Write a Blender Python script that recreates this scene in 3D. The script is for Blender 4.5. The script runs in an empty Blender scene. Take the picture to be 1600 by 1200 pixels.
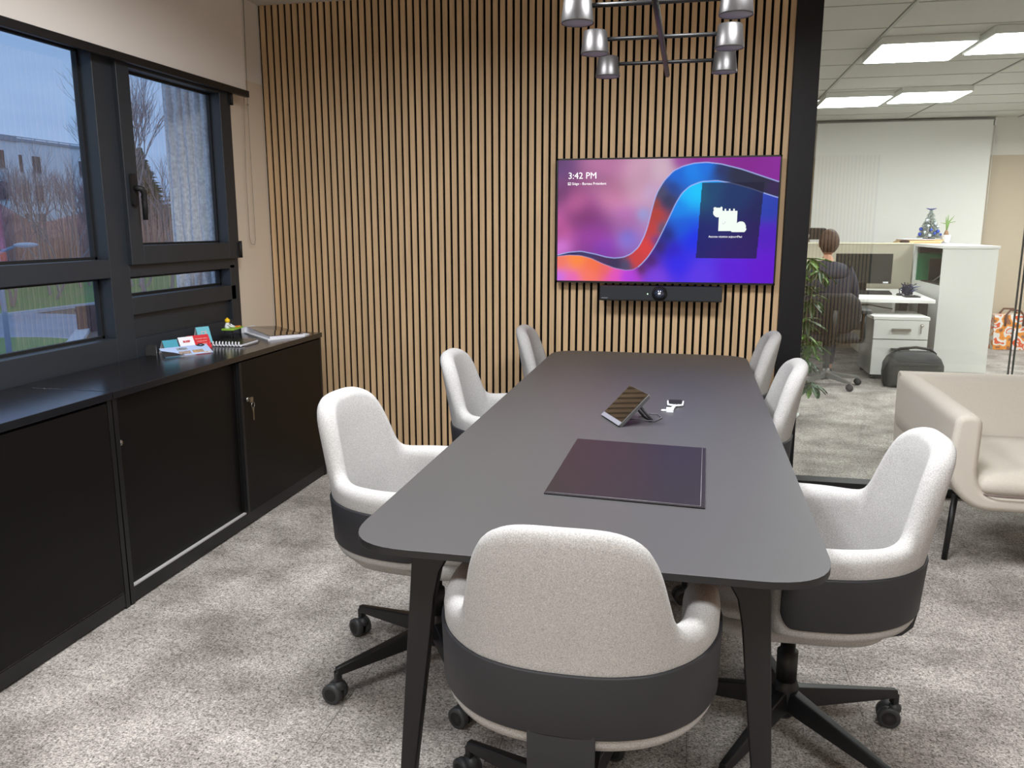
import bpy, bmesh, math, random
import numpy as np
from mathutils import Vector, Matrix
random.seed(3)
R = math.radians
sc = bpy.context.scene
COL = sc.collection

# ------------------------------------------------------------ camera
cam_d = bpy.data.cameras.new('camera')
cam_d.sensor_width = 36.0
cam_d.lens = 1270.1 / 1600 * 36.0
cam_d.clip_start = 0.05
cam_d.clip_end = 400
cam = bpy.data.objects.new('camera', cam_d)
COL.objects.link(cam)
yaw, pitch = -0.214578, -0.190990
F = Vector((math.sin(yaw) * math.cos(pitch), math.cos(yaw) * math.cos(pitch), math.sin(pitch)))
Rt = Vector((math.cos(yaw), -math.sin(yaw), 0))
Up = Rt.cross(F)
cam.matrix_world = Matrix(((Rt.x, Up.x, -F.x, 0), (Rt.y, Up.y, -F.y, 0), (Rt.z, Up.z, -F.z, 1.40), (0, 0, 0, 1)))
sc.camera = cam
sc.view_settings.view_transform = 'Standard'
sc.view_settings.look = 'None'
sc.view_settings.exposure = 0.0
sc.view_settings.gamma = 1.0
sc.view_settings.use_curve_mapping = False

# ------------------------------------------------------------ world: overcast dusk sky
def lin(c):
    return tuple(((v / 255) / 12.92 if v / 255 <= 0.04045 else ((v / 255 + 0.055) / 1.055) ** 2.4) for v in c)
w = bpy.data.worlds.new('world'); sc.world = w; w.use_nodes = True
nt = w.node_tree; nt.nodes.clear()
o_ = nt.nodes.new('ShaderNodeOutputWorld'); bg = nt.nodes.new('ShaderNodeBackground')
tc = nt.nodes.new('ShaderNodeTexCoord'); mp = nt.nodes.new('ShaderNodeMapping'); mp.inputs['Scale'].default_value = (1.2, 1.2, 5)
nz = nt.nodes.new('ShaderNodeTexNoise'); nz.inputs['Scale'].default_value = 1.6; nz.inputs['Detail'].default_value = 4
rp = nt.nodes.new('ShaderNodeValToRGB')
rp.color_ramp.elements[0].position = .35; rp.color_ramp.elements[0].color = (*lin((128, 162, 212)), 1)
rp.color_ramp.elements[1].position = .68; rp.color_ramp.elements[1].color = (*lin((170, 200, 240)), 1)
nt.links.new(tc.outputs['Generated'], mp.inputs[0]); nt.links.new(mp.outputs[0], nz.inputs['Vector'])
nt.links.new(nz.outputs[0], rp.inputs[0]); nt.links.new(rp.outputs[0], bg.inputs[0])
bg.inputs[1].default_value = 1.15
nt.links.new(bg.outputs[0], o_.inputs[0])

# ------------------------------------------------------------ lamps (ceiling panels of the meeting room)
def area(name, loc, sx, sy, power, col=(.95, .975, 1)):
    l = bpy.data.lights.new(name, 'AREA'); l.shape = 'RECTANGLE'; l.size = sx; l.size_y = sy
    l.energy = power; l.color = col; l.spread = R(168)
    o = bpy.data.objects.new(name, l); o.location = loc; COL.objects.link(o); return o
for (x, y, p) in ((-1.2, 0.1, 44), (0.85, 0.1, 46), (-1.0, 2.35, 52), (0.38, 2.35, 50)):
    area('ceiling_panel_lamp', (x, y, 2.60), .6, .6, p)

for (x, y) in ((3.7, 6.4), (3.7, 8.8), (-1.0, 7.0)):
    area('office_ceiling_lamp', (x, y, 2.60), .6, .6, 62, (.98, .99, 1))

# ------------------------------------------------------------ helpers
def mat(name, col, rough=.5, metal=0, spec=.5, noise=0, nscale=40, bump=0, bscale=200, stretch=(1, 1, 1), emit=None, estr=1, trans=0, coat=0, rand=0, col2=None, detail=3):
    m = bpy.data.materials.new(name); m.use_nodes = True
    n = m.node_tree; b = n.nodes['Principled BSDF']
    c = (*lin(col), 1)
    b.inputs['Base Color'].default_value = c; b.inputs['Roughness'].default_value = rough
    b.inputs['Metallic'].default_value = metal; b.inputs['Specular IOR Level'].default_value = spec
    if coat: b.inputs['Coat Weight'].default_value = coat
    if trans: b.inputs['Transmission Weight'].default_value = trans
    if emit: b.inputs['Emission Color'].default_value = (*lin(emit), 1); b.inputs['Emission Strength'].default_value = estr
    tcn = None
    def coords():
        nonlocal tcn
        if tcn is None:
            t = n.nodes.new('ShaderNodeTexCoord'); mm = n.nodes.new('ShaderNodeMapping')
            mm.inputs['Scale'].default_value = stretch
            n.links.new(t.outputs['Object'], mm.inputs[0])
            if rand:
                oi = n.nodes.new('ShaderNodeObjectInfo'); ml = n.nodes.new('ShaderNodeMath'); ml.operation = 'MULTIPLY'; ml.inputs[1].default_value = 37
                n.links.new(oi.outputs['Random'], ml.inputs[0]); n.links.new(ml.outputs[0], mm.inputs['Location'])
            tcn = mm
        return tcn
    if noise or col2:
        nn = n.nodes.new('ShaderNodeTexNoise'); nn.inputs['Scale'].default_value = nscale; nn.inputs['Detail'].default_value = detail
        n.links.new(coords().outputs[0], nn.inputs['Vector'])
        cr = n.nodes.new('ShaderNodeValToRGB'); cr.color_ramp.elements[0].position = .3; cr.color_ramp.elements[1].position = .7
        if col2:
            cr.color_ramp.elements[0].color = (*lin(col2), 1); cr.color_ramp.elements[1].color = c
        else:
            cr.color_ramp.elements[0].color = (*[v * (1 - noise) for v in c[:3]], 1)
            cr.color_ramp.elements[1].color = (*[min(1, v * (1 + noise)) for v in c[:3]], 1)
        n.links.new(nn.outputs[0], cr.inputs[0])
        last = cr.outputs[0]
        if rand:
            hs = n.nodes.new('ShaderNodeHueSaturation'); oi = n.nodes.new('ShaderNodeObjectInfo'); mr = n.nodes.new('ShaderNodeMapRange')
            mr.inputs['To Min'].default_value = 1 - rand; mr.inputs['To Max'].default_value = 1 + rand
            n.links.new(oi.outputs['Random'], mr.inputs[0]); n.links.new(mr.outputs[0], hs.inputs['Value']); n.links.new(last, hs.inputs['Color'])
            last = hs.outputs[0]
        n.links.new(last, b.inputs['Base Color'])
    if bump:
        bn = n.nodes.new('ShaderNodeTexNoise'); bn.inputs['Scale'].default_value = bscale; bn.inputs['Detail'].default_value = 2
        n.links.new(coords().outputs[0], bn.inputs['Vector'])
        bu = n.nodes.new('ShaderNodeBump'); bu.inputs['Strength'].default_value = bump; bu.inputs['Distance'].default_value = .002
        n.links.new(bn.outputs[0], bu.inputs['Height']); n.links.new(bu.outputs[0], b.inputs['Normal'])
    return m

def glass_mat(name, tint=(1, 1, 1), ior=1.5, r0=1.0):
    m = bpy.data.materials.new(name); m.use_nodes = True; n = m.node_tree; n.nodes.clear()
    o = n.nodes.new('ShaderNodeOutputMaterial'); mx = n.nodes.new('ShaderNodeMixShader'); fr = n.nodes.new('ShaderNodeFresnel')
    t = n.nodes.new('ShaderNodeBsdfTransparent'); g = n.nodes.new('ShaderNodeBsdfGlossy')
    fr.inputs[0].default_value = ior; g.inputs['Roughness'].default_value = 0; t.inputs[0].default_value = (*tint, 1)
    g.inputs[0].default_value = (r0, r0, r0, 1)
    ge = n.nodes.new('ShaderNodeNewGeometry'); mr = n.nodes.new('ShaderNodeMapRange')   # same reflectance on the way in and out of the sheet
    mr.inputs['To Min'].default_value = ior; mr.inputs['To Max'].default_value = 1 / ior
    n.links.new(ge.outputs['Backfacing'], mr.inputs[0]); n.links.new(mr.outputs[0], fr.inputs[0])
    n.links.new(fr.outputs[0], mx.inputs[0]); n.links.new(t.outputs[0], mx.inputs[1]); n.links.new(g.outputs[0], mx.inputs[2]); n.links.new(mx.outputs[0], o.inputs[0])
    return m

W = {}
def tag(o, label=None, cat=None, group=None, kind=None):
    if label: o['label'] = label
    if cat: o['category'] = cat
    if group: o['group'] = group
    if kind: o['kind'] = kind
    return o
def empty(name, loc=(0, 0, 0), label=None, cat=None, group=None, kind=None):
    o = bpy.data.objects.new(name, None); o.location = loc; o.empty_display_size = .1; COL.objects.link(o)
    W[o.name] = Vector(loc); return tag(o, label, cat, group, kind)

class MB:
    def __init__(s): s.b = bmesh.new()
    def _add(s, verts, faces, smooth=False):
        vs = [s.b.verts.new(v) for v in verts]
        for f in faces:
            try:
                ff = s.b.faces.new([vs[i] for i in f]); ff.smooth = smooth
            except ValueError: pass
        return s
    def box(s, x0, x1, y0, y1, z0, z1):
        v = [(x0, y0, z0), (x1, y0, z0), (x1, y1, z0), (x0, y1, z0), (x0, y0, z1), (x1, y0, z1), (x1, y1, z1), (x0, y1, z1)]
        return s._add(v, [(0, 3, 2, 1), (4, 5, 6, 7), (0, 1, 5, 4), (1, 2, 6, 5), (2, 3, 7, 6), (3, 0, 4, 7)])
    def hexa(s, bot, top):
        return s._add(list(bot) + list(top), [(0, 3, 2, 1), (4, 5, 6, 7), (0, 1, 5, 4), (1, 2, 6, 5), (2, 3, 7, 6), (3, 0, 4, 7)])
    def prism(s, pts, axis, a, b, smooth=False):
        n = len(pts)
        def mk(p, t): return {'z': (p[0], p[1], t), 'y': (p[0], t, p[1]), 'x': (t, p[0], p[1])}[axis]
        v = [mk(p, a) for p in pts] + [mk(p, b) for p in pts]
        vs = [s.b.verts.new(q) for q in v]
        s.b.faces.new(vs[:n][::-1]); s.b.faces.new(vs[n:])
        for i in range(n):
            j = (i + 1) % n; f = s.b.faces.new((vs[i], vs[j], vs[n + j], vs[n + i])); f.smooth = smooth
        return s
    def tube(s, path, r, n=8, cap=True, smooth=True):
        path = [Vector(p) for p in path]; rr = r if isinstance(r, (list, tuple)) else [r] * len(path)
        rings = []; up = None
        for i, p in enumerate(path):
            d = (path[min(i + 1, len(path) - 1)] - path[max(i - 1, 0)])
            d = d.normalized() if d.length > 1e-9 else Vector((0, 0, 1))
            if up is None: up = Vector((0, 0, 1)) if abs(d.z) < .95 else Vector((1, 0, 0))
            a = d.cross(up)
            if a.length < 1e-6: a = d.cross(Vector((0, 1, 0)))
            a.normalize(); b = a.cross(d).normalized(); up = b
            rings.append([s.b.verts.new(p + rr[i] * (math.cos(2 * math.pi * k / n) * a + math.sin(2 * math.pi * k / n) * b)) for k in range(n)])
        for i in range(len(rings) - 1):
            for k in range(n):
                f = s.b.faces.new((rings[i][k], rings[i][(k + 1) % n], rings[i + 1][(k + 1) % n], rings[i + 1][k])); f.smooth = smooth
        if cap:
            s.b.faces.new(rings[0][::-1]); s.b.faces.new(rings[-1])
        return s
    def lathe(s, prof, c=(0, 0, 0), n=24, axis='z', smooth=True, rot=None):
        rings = []
        for (r, z) in prof:
            ring = []
            for k in range(n):
                a = 2 * math.pi * k / n; x, y = r * math.cos(a), r * math.sin(a)
                p = Vector({'z': (x, y, z), 'y': (x, z, y), 'x': (z, x, y)}[axis])
                if rot is not None: p = rot @ p
                ring.append(s.b.verts.new(p + Vector(c)))
            rings.append(ring)
        for i in range(len(rings) - 1):
            for k in range(n):
                f = s.b.faces.new((rings[i][k], rings[i][(k + 1) % n], rings[i + 1][(k + 1) % n], rings[i + 1][k])); f.smooth = smooth
        for rg in (rings[0][::-1], rings[-1]):
            try: s.b.faces.new(rg)
            except ValueError: pass
        return s
    def grid(s, rows, closed_v=False, smooth=True):
        vs = [[s.b.verts.new(p) for p in r] for r in rows]; m = len(vs[0])
        for i in range(len(vs) - 1):
            for k in range(m if closed_v else m - 1):
                f = s.b.faces.new((vs[i][k], vs[i][(k + 1) % m], vs[i + 1][(k + 1) % m], vs[i + 1][k])); f.smooth = smooth
        return vs
    def ball(s, c, r, seg=12, sc_=(1, 1, 1)):
        res = bmesh.ops.create_uvsphere(s.b, u_segments=seg, v_segments=max(6, seg // 2 + 2), radius=r)
        for v in res['verts']:
            v.co = Vector((v.co.x * sc_[0], v.co.y * sc_[1], v.co.z * sc_[2])) + Vector(c)
            for f in v.link_faces: f.smooth = True
        return s
    def build(s, name, m, parent=None, label=None, cat=None, group=None, kind=None, bev=0, seg=2, sub=0, loc=None, rot=None, fixn=True):
        if fixn: bmesh.ops.recalc_face_normals(s.b, faces=s.b.faces)
        me = bpy.data.meshes.new(name)
        off = W[parent.name] if parent is not None else Vector(loc) if loc is not None else Vector((0, 0, 0))
        if off.length: bmesh.ops.translate(s.b, verts=s.b.verts, vec=-off)
        s.b.to_mesh(me); s.b.free()
        me.materials.append(m)
        o = bpy.data.objects.new(name, me); COL.objects.link(o)
        if parent is not None: o.parent = parent
        elif loc is not None: o.location = loc
        W[o.name] = off.copy()
        if bev:
            b = o.modifiers.new('bevel', 'BEVEL'); b.width = bev; b.segments = seg; b.limit_method = 'ANGLE'; b.angle_limit = R(35)
            for p in me.polygons: p.use_smooth = True
            wn = o.modifiers.new('wn', 'WEIGHTED_NORMAL'); wn.keep_sharp = False
        if sub:
            b = o.modifiers.new('sub', 'SUBSURF'); b.levels = sub; b.render_levels = sub
            for p in me.polygons: p.use_smooth = True
        return tag(o, label, cat, group, kind)

def smooth_round(pts, r, n=5):
    out = []; N = len(pts)
    for i in range(N):
        p = Vector(pts[i]); a = Vector(pts[i - 1]) - p; b = Vector(pts[(i + 1) % N]) - p
        rr = r[i] if isinstance(r, (list, tuple)) else r
        if rr <= 0: out.append(tuple(p)); continue
        rr = min(rr, a.length * .49, b.length * .49)
        a = a.normalized() * rr; b = b.normalized() * rr
        for k in range(n + 1):
            t = k / n; out.append(tuple((1 - t) ** 2 * (p + a) + 2 * t * (1 - t) * p + t * t * (p + b)))
    return out

def text(name, body, size, loc, rot, m, parent, align='LEFT', extrude=.0003, bold=0):
    cu = bpy.data.curves.new(name, 'FONT'); cu.body = body; cu.size = size; cu.align_x = align; cu.extrude = extrude; cu.offset = bold
    cu.resolution_u = 3
    t = bpy.data.objects.new('tmp', cu); COL.objects.link(t)
    dg = bpy.context.evaluated_depsgraph_get()
    me = bpy.data.meshes.new_from_object(t.evaluated_get(dg)); bpy.data.objects.remove(t)
    M4 = Matrix.Translation(Vector(loc) - W[parent.name]) @ rot.to_4x4()
    me.transform(M4); me.materials.clear(); me.materials.append(m)
    o = bpy.data.objects.new(name, me); COL.objects.link(o); o.parent = parent; W[o.name] = W[parent.name].copy(); return o

def copy_tree(o, parent=None):
    c = o.copy(); COL.objects.link(c)
    if parent is not None: c.parent = parent
    for ch in list(o.children): copy_tree(ch, c)
    return c
def twin(name, mesh_obj, parent, loc=(0, 0, 0)):
    c = mesh_obj.copy(); COL.objects.link(c); c.parent = parent; c.location = loc; return c

# ------------------------------------------------------------ materials
m_oak = mat('oak_slat', (203, 172, 134), .55, noise=.10, nscale=9, stretch=(6, 6, .35), bump=.15, bscale=60, rand=.06, spec=.3)
m_felt = mat('black_felt', (14, 13, 13), .95, spec=.1)
m_wallw = mat('off_white_paint', (230, 225, 218), .8, spec=.2, bump=.1, bscale=300)
m_wallb = mat('beige_paint', (222, 208, 190), .8, spec=.2, bump=.1, bscale=300)
m_ceil = mat('ceiling_white', (215, 208, 198), .9, spec=.1)
m_blind = mat('blind_fabric', (226, 219, 212), .85, spec=.15, bump=.2, bscale=900)
m_frame = mat('anthracite_aluminium', (38, 43, 49), .42, spec=.5)
m_gasket = mat('black_rubber', (16, 16, 17), .6)
m_blackm = mat('black_metal', (20, 20, 22), .42)
m_black = mat('black_plastic', (24, 24, 26), .45)
m_cabf = mat('black_brown_door', (13, 11, 10), .42, spec=.22)
m_cabt = mat('black_cabinet_top', (22, 22, 25), .2, spec=1.0)
m_cabc = mat('black_cabinet_body', (15, 15, 16), .4)
m_steel = mat('brushed_steel', (175, 172, 165), .3, metal=1)
m_table = mat('matt_black_laminate', (70, 69, 70), .44, spec=.45)
m_edge = mat('table_underside_edge', (132, 84, 52), .5)
m_pad = mat('dark_leather', (32, 28, 31), .36, spec=.4, bump=.15, bscale=500)
m_fab = mat('melange_fabric', (176, 174, 172), .95, spec=.1, noise=.28, nscale=420, bump=.35, bscale=900, detail=6)
m_fab2 = mat('sofa_fabric', (204, 197, 186), .95, spec=.1, noise=.06, nscale=300, bump=.3, bscale=900)
m_shell = mat('charcoal_shell', (45, 45, 48), .55, spec=.35, bump=.1, bscale=900)
m_rubber = mat('caster_tread', (52, 54, 56), .5)
m_lampsh = mat('gunmetal_shade', (92, 90, 90), .38, metal=.75)
m_diff = mat('frosted_diffuser', (150, 147, 165), .6)
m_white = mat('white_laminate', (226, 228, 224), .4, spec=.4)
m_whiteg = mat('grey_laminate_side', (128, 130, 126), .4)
m_glass = glass_mat('clear_glass', (.97, .985, .975), 1.6)
m_wglass = glass_mat('window_glass', (.95, .97, .98), 1.85)
m_paper = mat('paper_white', (232, 234, 240), .6)

# carpet: blotchy grey tiles
def carpet(name, c1, c2, green=0):
    m = bpy.data.materials.new(name); m.use_nodes = True; n = m.node_tree; b = n.nodes['Principled BSDF']
    b.inputs['Roughness'].default_value = 1; b.inputs['Specular IOR Level'].default_value = .05
    g = n.nodes.new('ShaderNodeNewGeometry')
    def noise(scale, detail, rough=.6):
        t = n.nodes.new('ShaderNodeTexNoise'); t.inputs['Scale'].default_value = scale; t.inputs['Detail'].default_value = detail; t.inputs['Roughness'].default_value = rough
        n.links.new(g.outputs['Position'], t.inputs['Vector']); return t
    a = noise(3.6, 5, .65); f = noise(150, 3, .85); h = noise(60, 3, .7)
    def mth(op, x, y):
        k = n.nodes.new('ShaderNodeMath'); k.operation = op
        for i, v in enumerate((x, y)):
            if isinstance(v, (int, float)): k.inputs[i].default_value = v
            else: n.links.new(v, k.inputs[i])
        return k.outputs[0]
    oi = n.nodes.new('ShaderNodeObjectInfo')
    big = mth('ADD', a.outputs[0], mth('MULTIPLY', oi.outputs['Random'], .03))
    cr = n.nodes.new('ShaderNodeValToRGB'); cr.color_ramp.elements[0].position = .38; cr.color_ramp.elements[1].position = .66
    cr.color_ramp.elements[0].color = (*lin(c1), 1); cr.color_ramp.elements[1].color = (*lin(c2), 1)
    n.links.new(big, cr.inputs[0])
    mr = n.nodes.new('ShaderNodeMapRange'); mr.inputs['From Min'].default_value = .36; mr.inputs['From Max'].default_value = .64; mr.inputs['To Min'].default_value = .08; mr.inputs['To Max'].default_value = 2.0
    n.links.new(mth('ADD', mth('MULTIPLY', f.outputs[0], .7), mth('MULTIPLY', h.outputs[0], .3)), mr.inputs[0])
    vm = n.nodes.new('ShaderNodeVectorMath'); vm.operation = 'SCALE'; n.links.new(cr.outputs[0], vm.inputs[0]); n.links.new(mr.outputs[0], vm.inputs['Scale'])
    n.links.new(vm.outputs[0], b.inputs['Base Color'])
    bu = n.nodes.new('ShaderNodeBump'); bu.inputs['Strength'].default_value = .7; bu.inputs['Distance'].default_value = .004
    n.links.new(f.outputs[0], bu.inputs['Height']); n.links.new(bu.outputs[0], b.inputs['Normal'])
    return m
m_carpet = carpet('grey_carpet_tile', (128, 122, 117), (172, 166, 160))
m_under = mat('floor_screed', (60, 57, 54), .9)

# ------------------------------------------------------------ room shell
XL, YB, ZC, XR, YF = -2.458, 4.506, 2.63, 4.6, -1.15
fl = MB().box(XL - .1, 5.2, YF - .1, 10.9, -.12, -.006).build('floor', m_under, kind='structure')
tile = None
ts = .5
def add_tile(x, y):
    global tile
    if tile is None:
        tile = MB().box(0, ts - .0012, 0, ts - .0012, -.006, 0).build('carpet_tile', m_carpet, fl); tile.location = (x, y, 0)
    else: twin('carpet_tile', tile, fl, (x, y, 0))
for i in range(12):
    for j in range(12):
        x = XL + .0 + i * ts; y = YB + .0 - (j + 1) * ts
        if y > YF - .5 and x < 3.3: add_tile(x, y)
for i in range(9):
    for j in range(13):
        x = .042 + i * ts; y = YB + j * ts
        if y < 10.6: add_tile(x, y)

MB().box(XL - .2, 3.3, YF - .1, 4.62, ZC, ZC + .1).build('ceiling', m_ceil, kind='structure')
# slatted back wall
wb = MB().box(XL, .461, YB + .012, 4.62, 0, ZC).build('wall_back', m_wallb, kind='structure')
MB().box(XL, .461, YB + .0085, YB + .012, 0, ZC).build('felt_backing', m_felt, wb)
pitch_ = 2.919 / 73
slat = MB().box(0, .0262, -.0035, .0085, 0, ZC - .001).build('slat', m_oak, wb)
slat.location = (XL + .0125, YB, 0)
for i in range(1, 73): twin('slat', slat, wb, (XL + .0125 + i * pitch_, YB, 0))
# rear wall (behind the camera) with its own slatted panel, seen only mirrored in the glass
wf = MB().box(XL - .2, 3.3, YF - .1, YF, 0, ZC).build('wall_front', m_wallb, kind='structure')
MB().box(.2, 2.05, YF, YF + .003, 0, 2.2).build('felt_backing', m_felt, wf)
for i in range(46):
    twin('slat', slat, wf, (.2 + i * pitch_, YF + .0065, -.43)) if i else None
s2 = MB().box(0, .0262, 0, .012, 0, 2.2).build('slat', m_oak, wf); s2.location = (.2, YF + .003, 0)
for o in list(wf.children):
    if o.name.startswith('slat') and o is not s2: o.data = s2.data; o.location.y = YF + .003; o.location.z = 0
MB().box(3.2, 3.3, YF, 4.62, 0, ZC).build('wall_right', m_wallb, kind='structure')
# window wall
WY0, WY1, WZ0, WZ1 = .35, 4.08, .80, 2.20
wl = MB().box(XL - .16, XL, YF, 4.62, 0, WZ0).box(XL - .16, XL, YF, WY0, WZ0, 2.2).box(XL - .16, XL, WY1, 4.62, WZ0, 2.2).build('wall_left', m_wallb, kind='structure')
MB().box(XL - .16, XL, YF, 4.62, 2.2, ZC).build('upper_paint_band', m_wallw, wl, label='off-white upper band of the wall')

# ------------------------------------------------------------ window
FX0, FX1 = -2.52, -2.425
win = empty('window_1', (-2.45, 2.2, .8), kind='structure')
f = MB()
f.box(FX0, FX1, 3.06, 3.185, .80, 2.2)          # mullion
f.box(FX0, FX1, .35, .42, .80, 2.2).box(FX0, FX1, 1.62, 1.75, .80, 2.2)
f.box(FX0, FX1, 4.04, 4.08, .80, 2.2)
f.box(FX0, FX1, .42, 3.06, 2.115, 2.2).box(FX0, FX1, 3.185, 4.04, 2.125, 2.2)
f.box(FX0, FX1, .42, 3.06, 1.184, 1.262).box(FX0, FX1, 3.185, 4.04, 1.18, 1.236)
f.box(FX0, FX1, .42, 3.06, .80, .922)
f.box(FX0, FX1, 3.185, 4.04, 1.012, 1.09).box(FX0, FX1, 3.185, 4.04, .80, .905).box(FX0, FX1, 3.995, 4.04, .9, 1.2)
f.build('window_frame', m_frame, win, bev=.003)
g = MB()
for (a, b, c, d) in ((1.75, 3.06, 1.262, 2.115), (1.75, 3.06, .922, 1.184), (3.197, 3.995, 1.09, 1.18)):
    r = .012
    g.box(FX0 + .018, FX0 + .036, a, b, c, c + r).box(FX0 + .018, FX0 + .036, a, b, d - r, d).box(FX0 + .018, FX0 + .036, a, a + r, c, d).box(FX0 + .018, FX0 + .036, b - r, b, c, d)
g.build('gasket', m_gasket, win)
for (a, b, c, d) in ((.42, 1.62, 1.262, 2.115), (.42, 1.62, .922, 1.184), (1.75, 3.06, 1.262, 2.115), (1.75, 3.06, .922, 1.184), (3.185, 3.995, 1.09, 1.18)):
    MB().box(FX0 + .022, FX0 + .030, a, b, c, d).build('pane', m_wglass, win)
MB().box(FX0 + .01, FX1 - .022, 3.185, 4.04, .9, 1.015).build('recessed_panel', m_frame, win)
# casement sash
SX1 = FX1 + .022
s = MB(); a, b, c, d = 3.178, 4.062, 1.234, 2.128; ia, ib, ic, id_ = 3.262, 3.965, 1.318, 2.075
for q in ((a, ia, c, d), (ib, b, c, d), (ia, ib, c, ic), (ia, ib, id_, d)):
    s.box(FX1 - .06, SX1, q[0], q[1], q[2], q[3])
sash = s.build('sash', m_frame, win, bev=.003)
MB().box(FX1 - .055, FX1 - .047, ia - .01, ib + .01, ic - .01, id_ + .01).build('pane', m_wglass, sash)
g = MB(); r = .01
for q in ((ia, ia + r, ic, id_), (ib - r, ib, ic, id_), (ia, ib, ic, ic + r), (ia, ib, id_ - r, id_)):
    g.box(FX1 - .05, FX1 - .035, *q)
g.build('gasket', m_gasket, sash)
h = MB().prism(smooth_round([(3.200, 1.490), (3.236, 1.490), (3.236, 1.628), (3.200, 1.628)], .014), 'x', SX1, SX1 + .014)
h.tube([(SX1 + .012, 3.218, 1.565), (SX1 + .036, 3.218, 1.565), (SX1 + .042, 3.226, 1.562), (SX1 + .044, 3.236, 1.545), (SX1 + .040, 3.240, 1.50), (SX1 + .040, 3.238, 1.43)], [.013, .013, .013, .0125, .012, .011], 10)
h.build('handle', m_gasket, sash, label='black window handle turned downwards')
for z0, z1 in ((1.235, 1.325), (2.03, 2.10)):
    MB().tube([(SX1 + .004, 4.068, z0), (SX1 + .004, 4.068, z1)], .009, 10).box(SX1 - .002, SX1 + .006, 4.045, 4.066, z0 + .01, z1 - .01).build('hinge', m_gasket, sash)
# outside reveal
# ------------------------------------------------------------ roller blind
bl = empty('roller_blind', (-2.38, 2.3, 2.09), 'pulled-up cream roller blind with a black bottom bar above the window', 'blind')
MB().box(-2.383, -2.381, .3, 4.19, 2.118, ZC).build('blind_fabric', m_blind, bl)
MB().prism(smooth_round([(-2.392, 2.086), (-2.368, 2.086), (-2.368, 2.120), (-2.392, 2.120)], .004, 2), 'y', .28, 4.20).build('bottom_bar', m_blackm, bl)
ch = MB()
def beads(p0, p1, r=.0022): ch.tube([p0, p1], r, 5)
ch.tube([(-2.41, 4.235, ZC), (-2.42, 4.235, 2.1), (-2.43, 4.225, 1.7), (-2.435, 4.232, 1.34), (-2.435, 4.245, 1.305), (-2.435, 4.28, 1.30), (-2.435, 4.295, 1.33), (-2.43, 4.285, 1.7), (-2.42, 4.27, 2.1), (-2.41, 4.27, ZC)], .0018, 5)
ch.ball((-2.42, 4.27, 2.06), .006, 8)
ch.build('pull_chain', mat('chain_plastic', (150, 140, 128), .4), bl)

# ------------------------------------------------------------ low cabinets along the window
def lock_of(parent, x, y, z, key=False):
    q = MB().lathe([(.0, 0), (.011, 0), (.011, .008), (.009, .010), (0, .010)], (x, y, z), 16, 'x')
    lk = q.build('lock', m_steel, parent)
    if key:
        k = MB().box(x + .009, x + .024, y - .003, y + .003, z - .004, z + .004)
        k.prism(smooth_round([(y - .014, z - .012), (y + .014, z - .012), (y + .014, z + .012), (y - .014, z + .012)], .006, 3), 'x', x + .022, x + .026)
        ring = [(x + .028, y + .006 + .013 * math.cos(t), z - .026 + .013 * math.sin(t)) for t in np.linspace(0, 2 * math.pi, 17)]
        k.tube(ring, .0015, 5, cap=False)
        k.prism([(y - .004, z - .038), (y + .012, z - .038), (y + .008, z - .062), (y + .008, z - .098), (y + .002, z - .098), (y + .002, z - .062)], 'x', x + .027, x + .030)
        k.build('key', m_steel, parent, label='small keys hanging from the lock')
CX = -2.0
def cabinet(y0, y1, label):
    c = empty('low_cabinet', (-2.22, (y0 + y1) / 2, 0), label, 'cabinet', 'black low cabinets under the window')
    MB().box(-2.415, CX + .004, y0 + .0015, y1 - .0015, .796, .822).build('top_panel', m_cabt, c, bev=.0015)
    b = MB().box(-2.41, CX - .004, y0 + .002, y0 + .024, 0, .796).box(-2.41, CX - .004, y1 - .024, y1 - .002, 0, .796)
    b.box(-2.41, CX - .012, y0 + .02, y1 - .02, .012, .060).box(-2.41, -2.395, y0 + .02, y1 - .02, .06, .796)
    b.box(-2.41, CX - .03, y0 + .02, y1 - .02, .775, .796).box(-2.41, CX - .025, (y0 + y1) / 2 - .012, (y0 + y1) / 2 + .012, .06, .78)
    b.box(CX - .035, CX - .006, y0 + .02, y1 - .02, .008, .062)
    b.build('carcass', m_cabc, c, bev=.001)
    MB().box(CX - .027, CX - .012, y0 + .024, y1 - .024, .060, .068).build('door_track', mat('track_aluminium', (176, 174, 172), .4), c)
    return c
ca = cabinet(.77, 2.472, 'black low cabinet nearest the camera with a single flush door visible')
MB().box(CX - .020, CX - .004, 1.62, 2.445, .068, .785).build('door', m_cabf, ca, bev=.002)
MB().box(CX - .040, CX - .024, .80, 1.66, .068, .785).build('door', m_cabf, ca, bev=.002)
cb = cabinet(2.474, 4.18, 'black low cabinet next to the slatted wall with keys hanging in its lock')
dl = MB().box(CX - .044, CX - .028, 2.50, 3.36, .069, .785).build('door', m_cabf, cb, bev=.002)
dr = MB().box(CX - .020, CX - .004, 3.335, 4.155, .062, .788).build('door', m_cabf, cb, bev=.002)
MB().box(CX - .022, CX - .002, 3.318, 3.336, .062, .788).build('edge_strip', m_blackm, dr)
lock_of(dl, CX - .030, 2.522, .62)
lock_of(dr, CX - .006, 3.372, .607, True)

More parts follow.
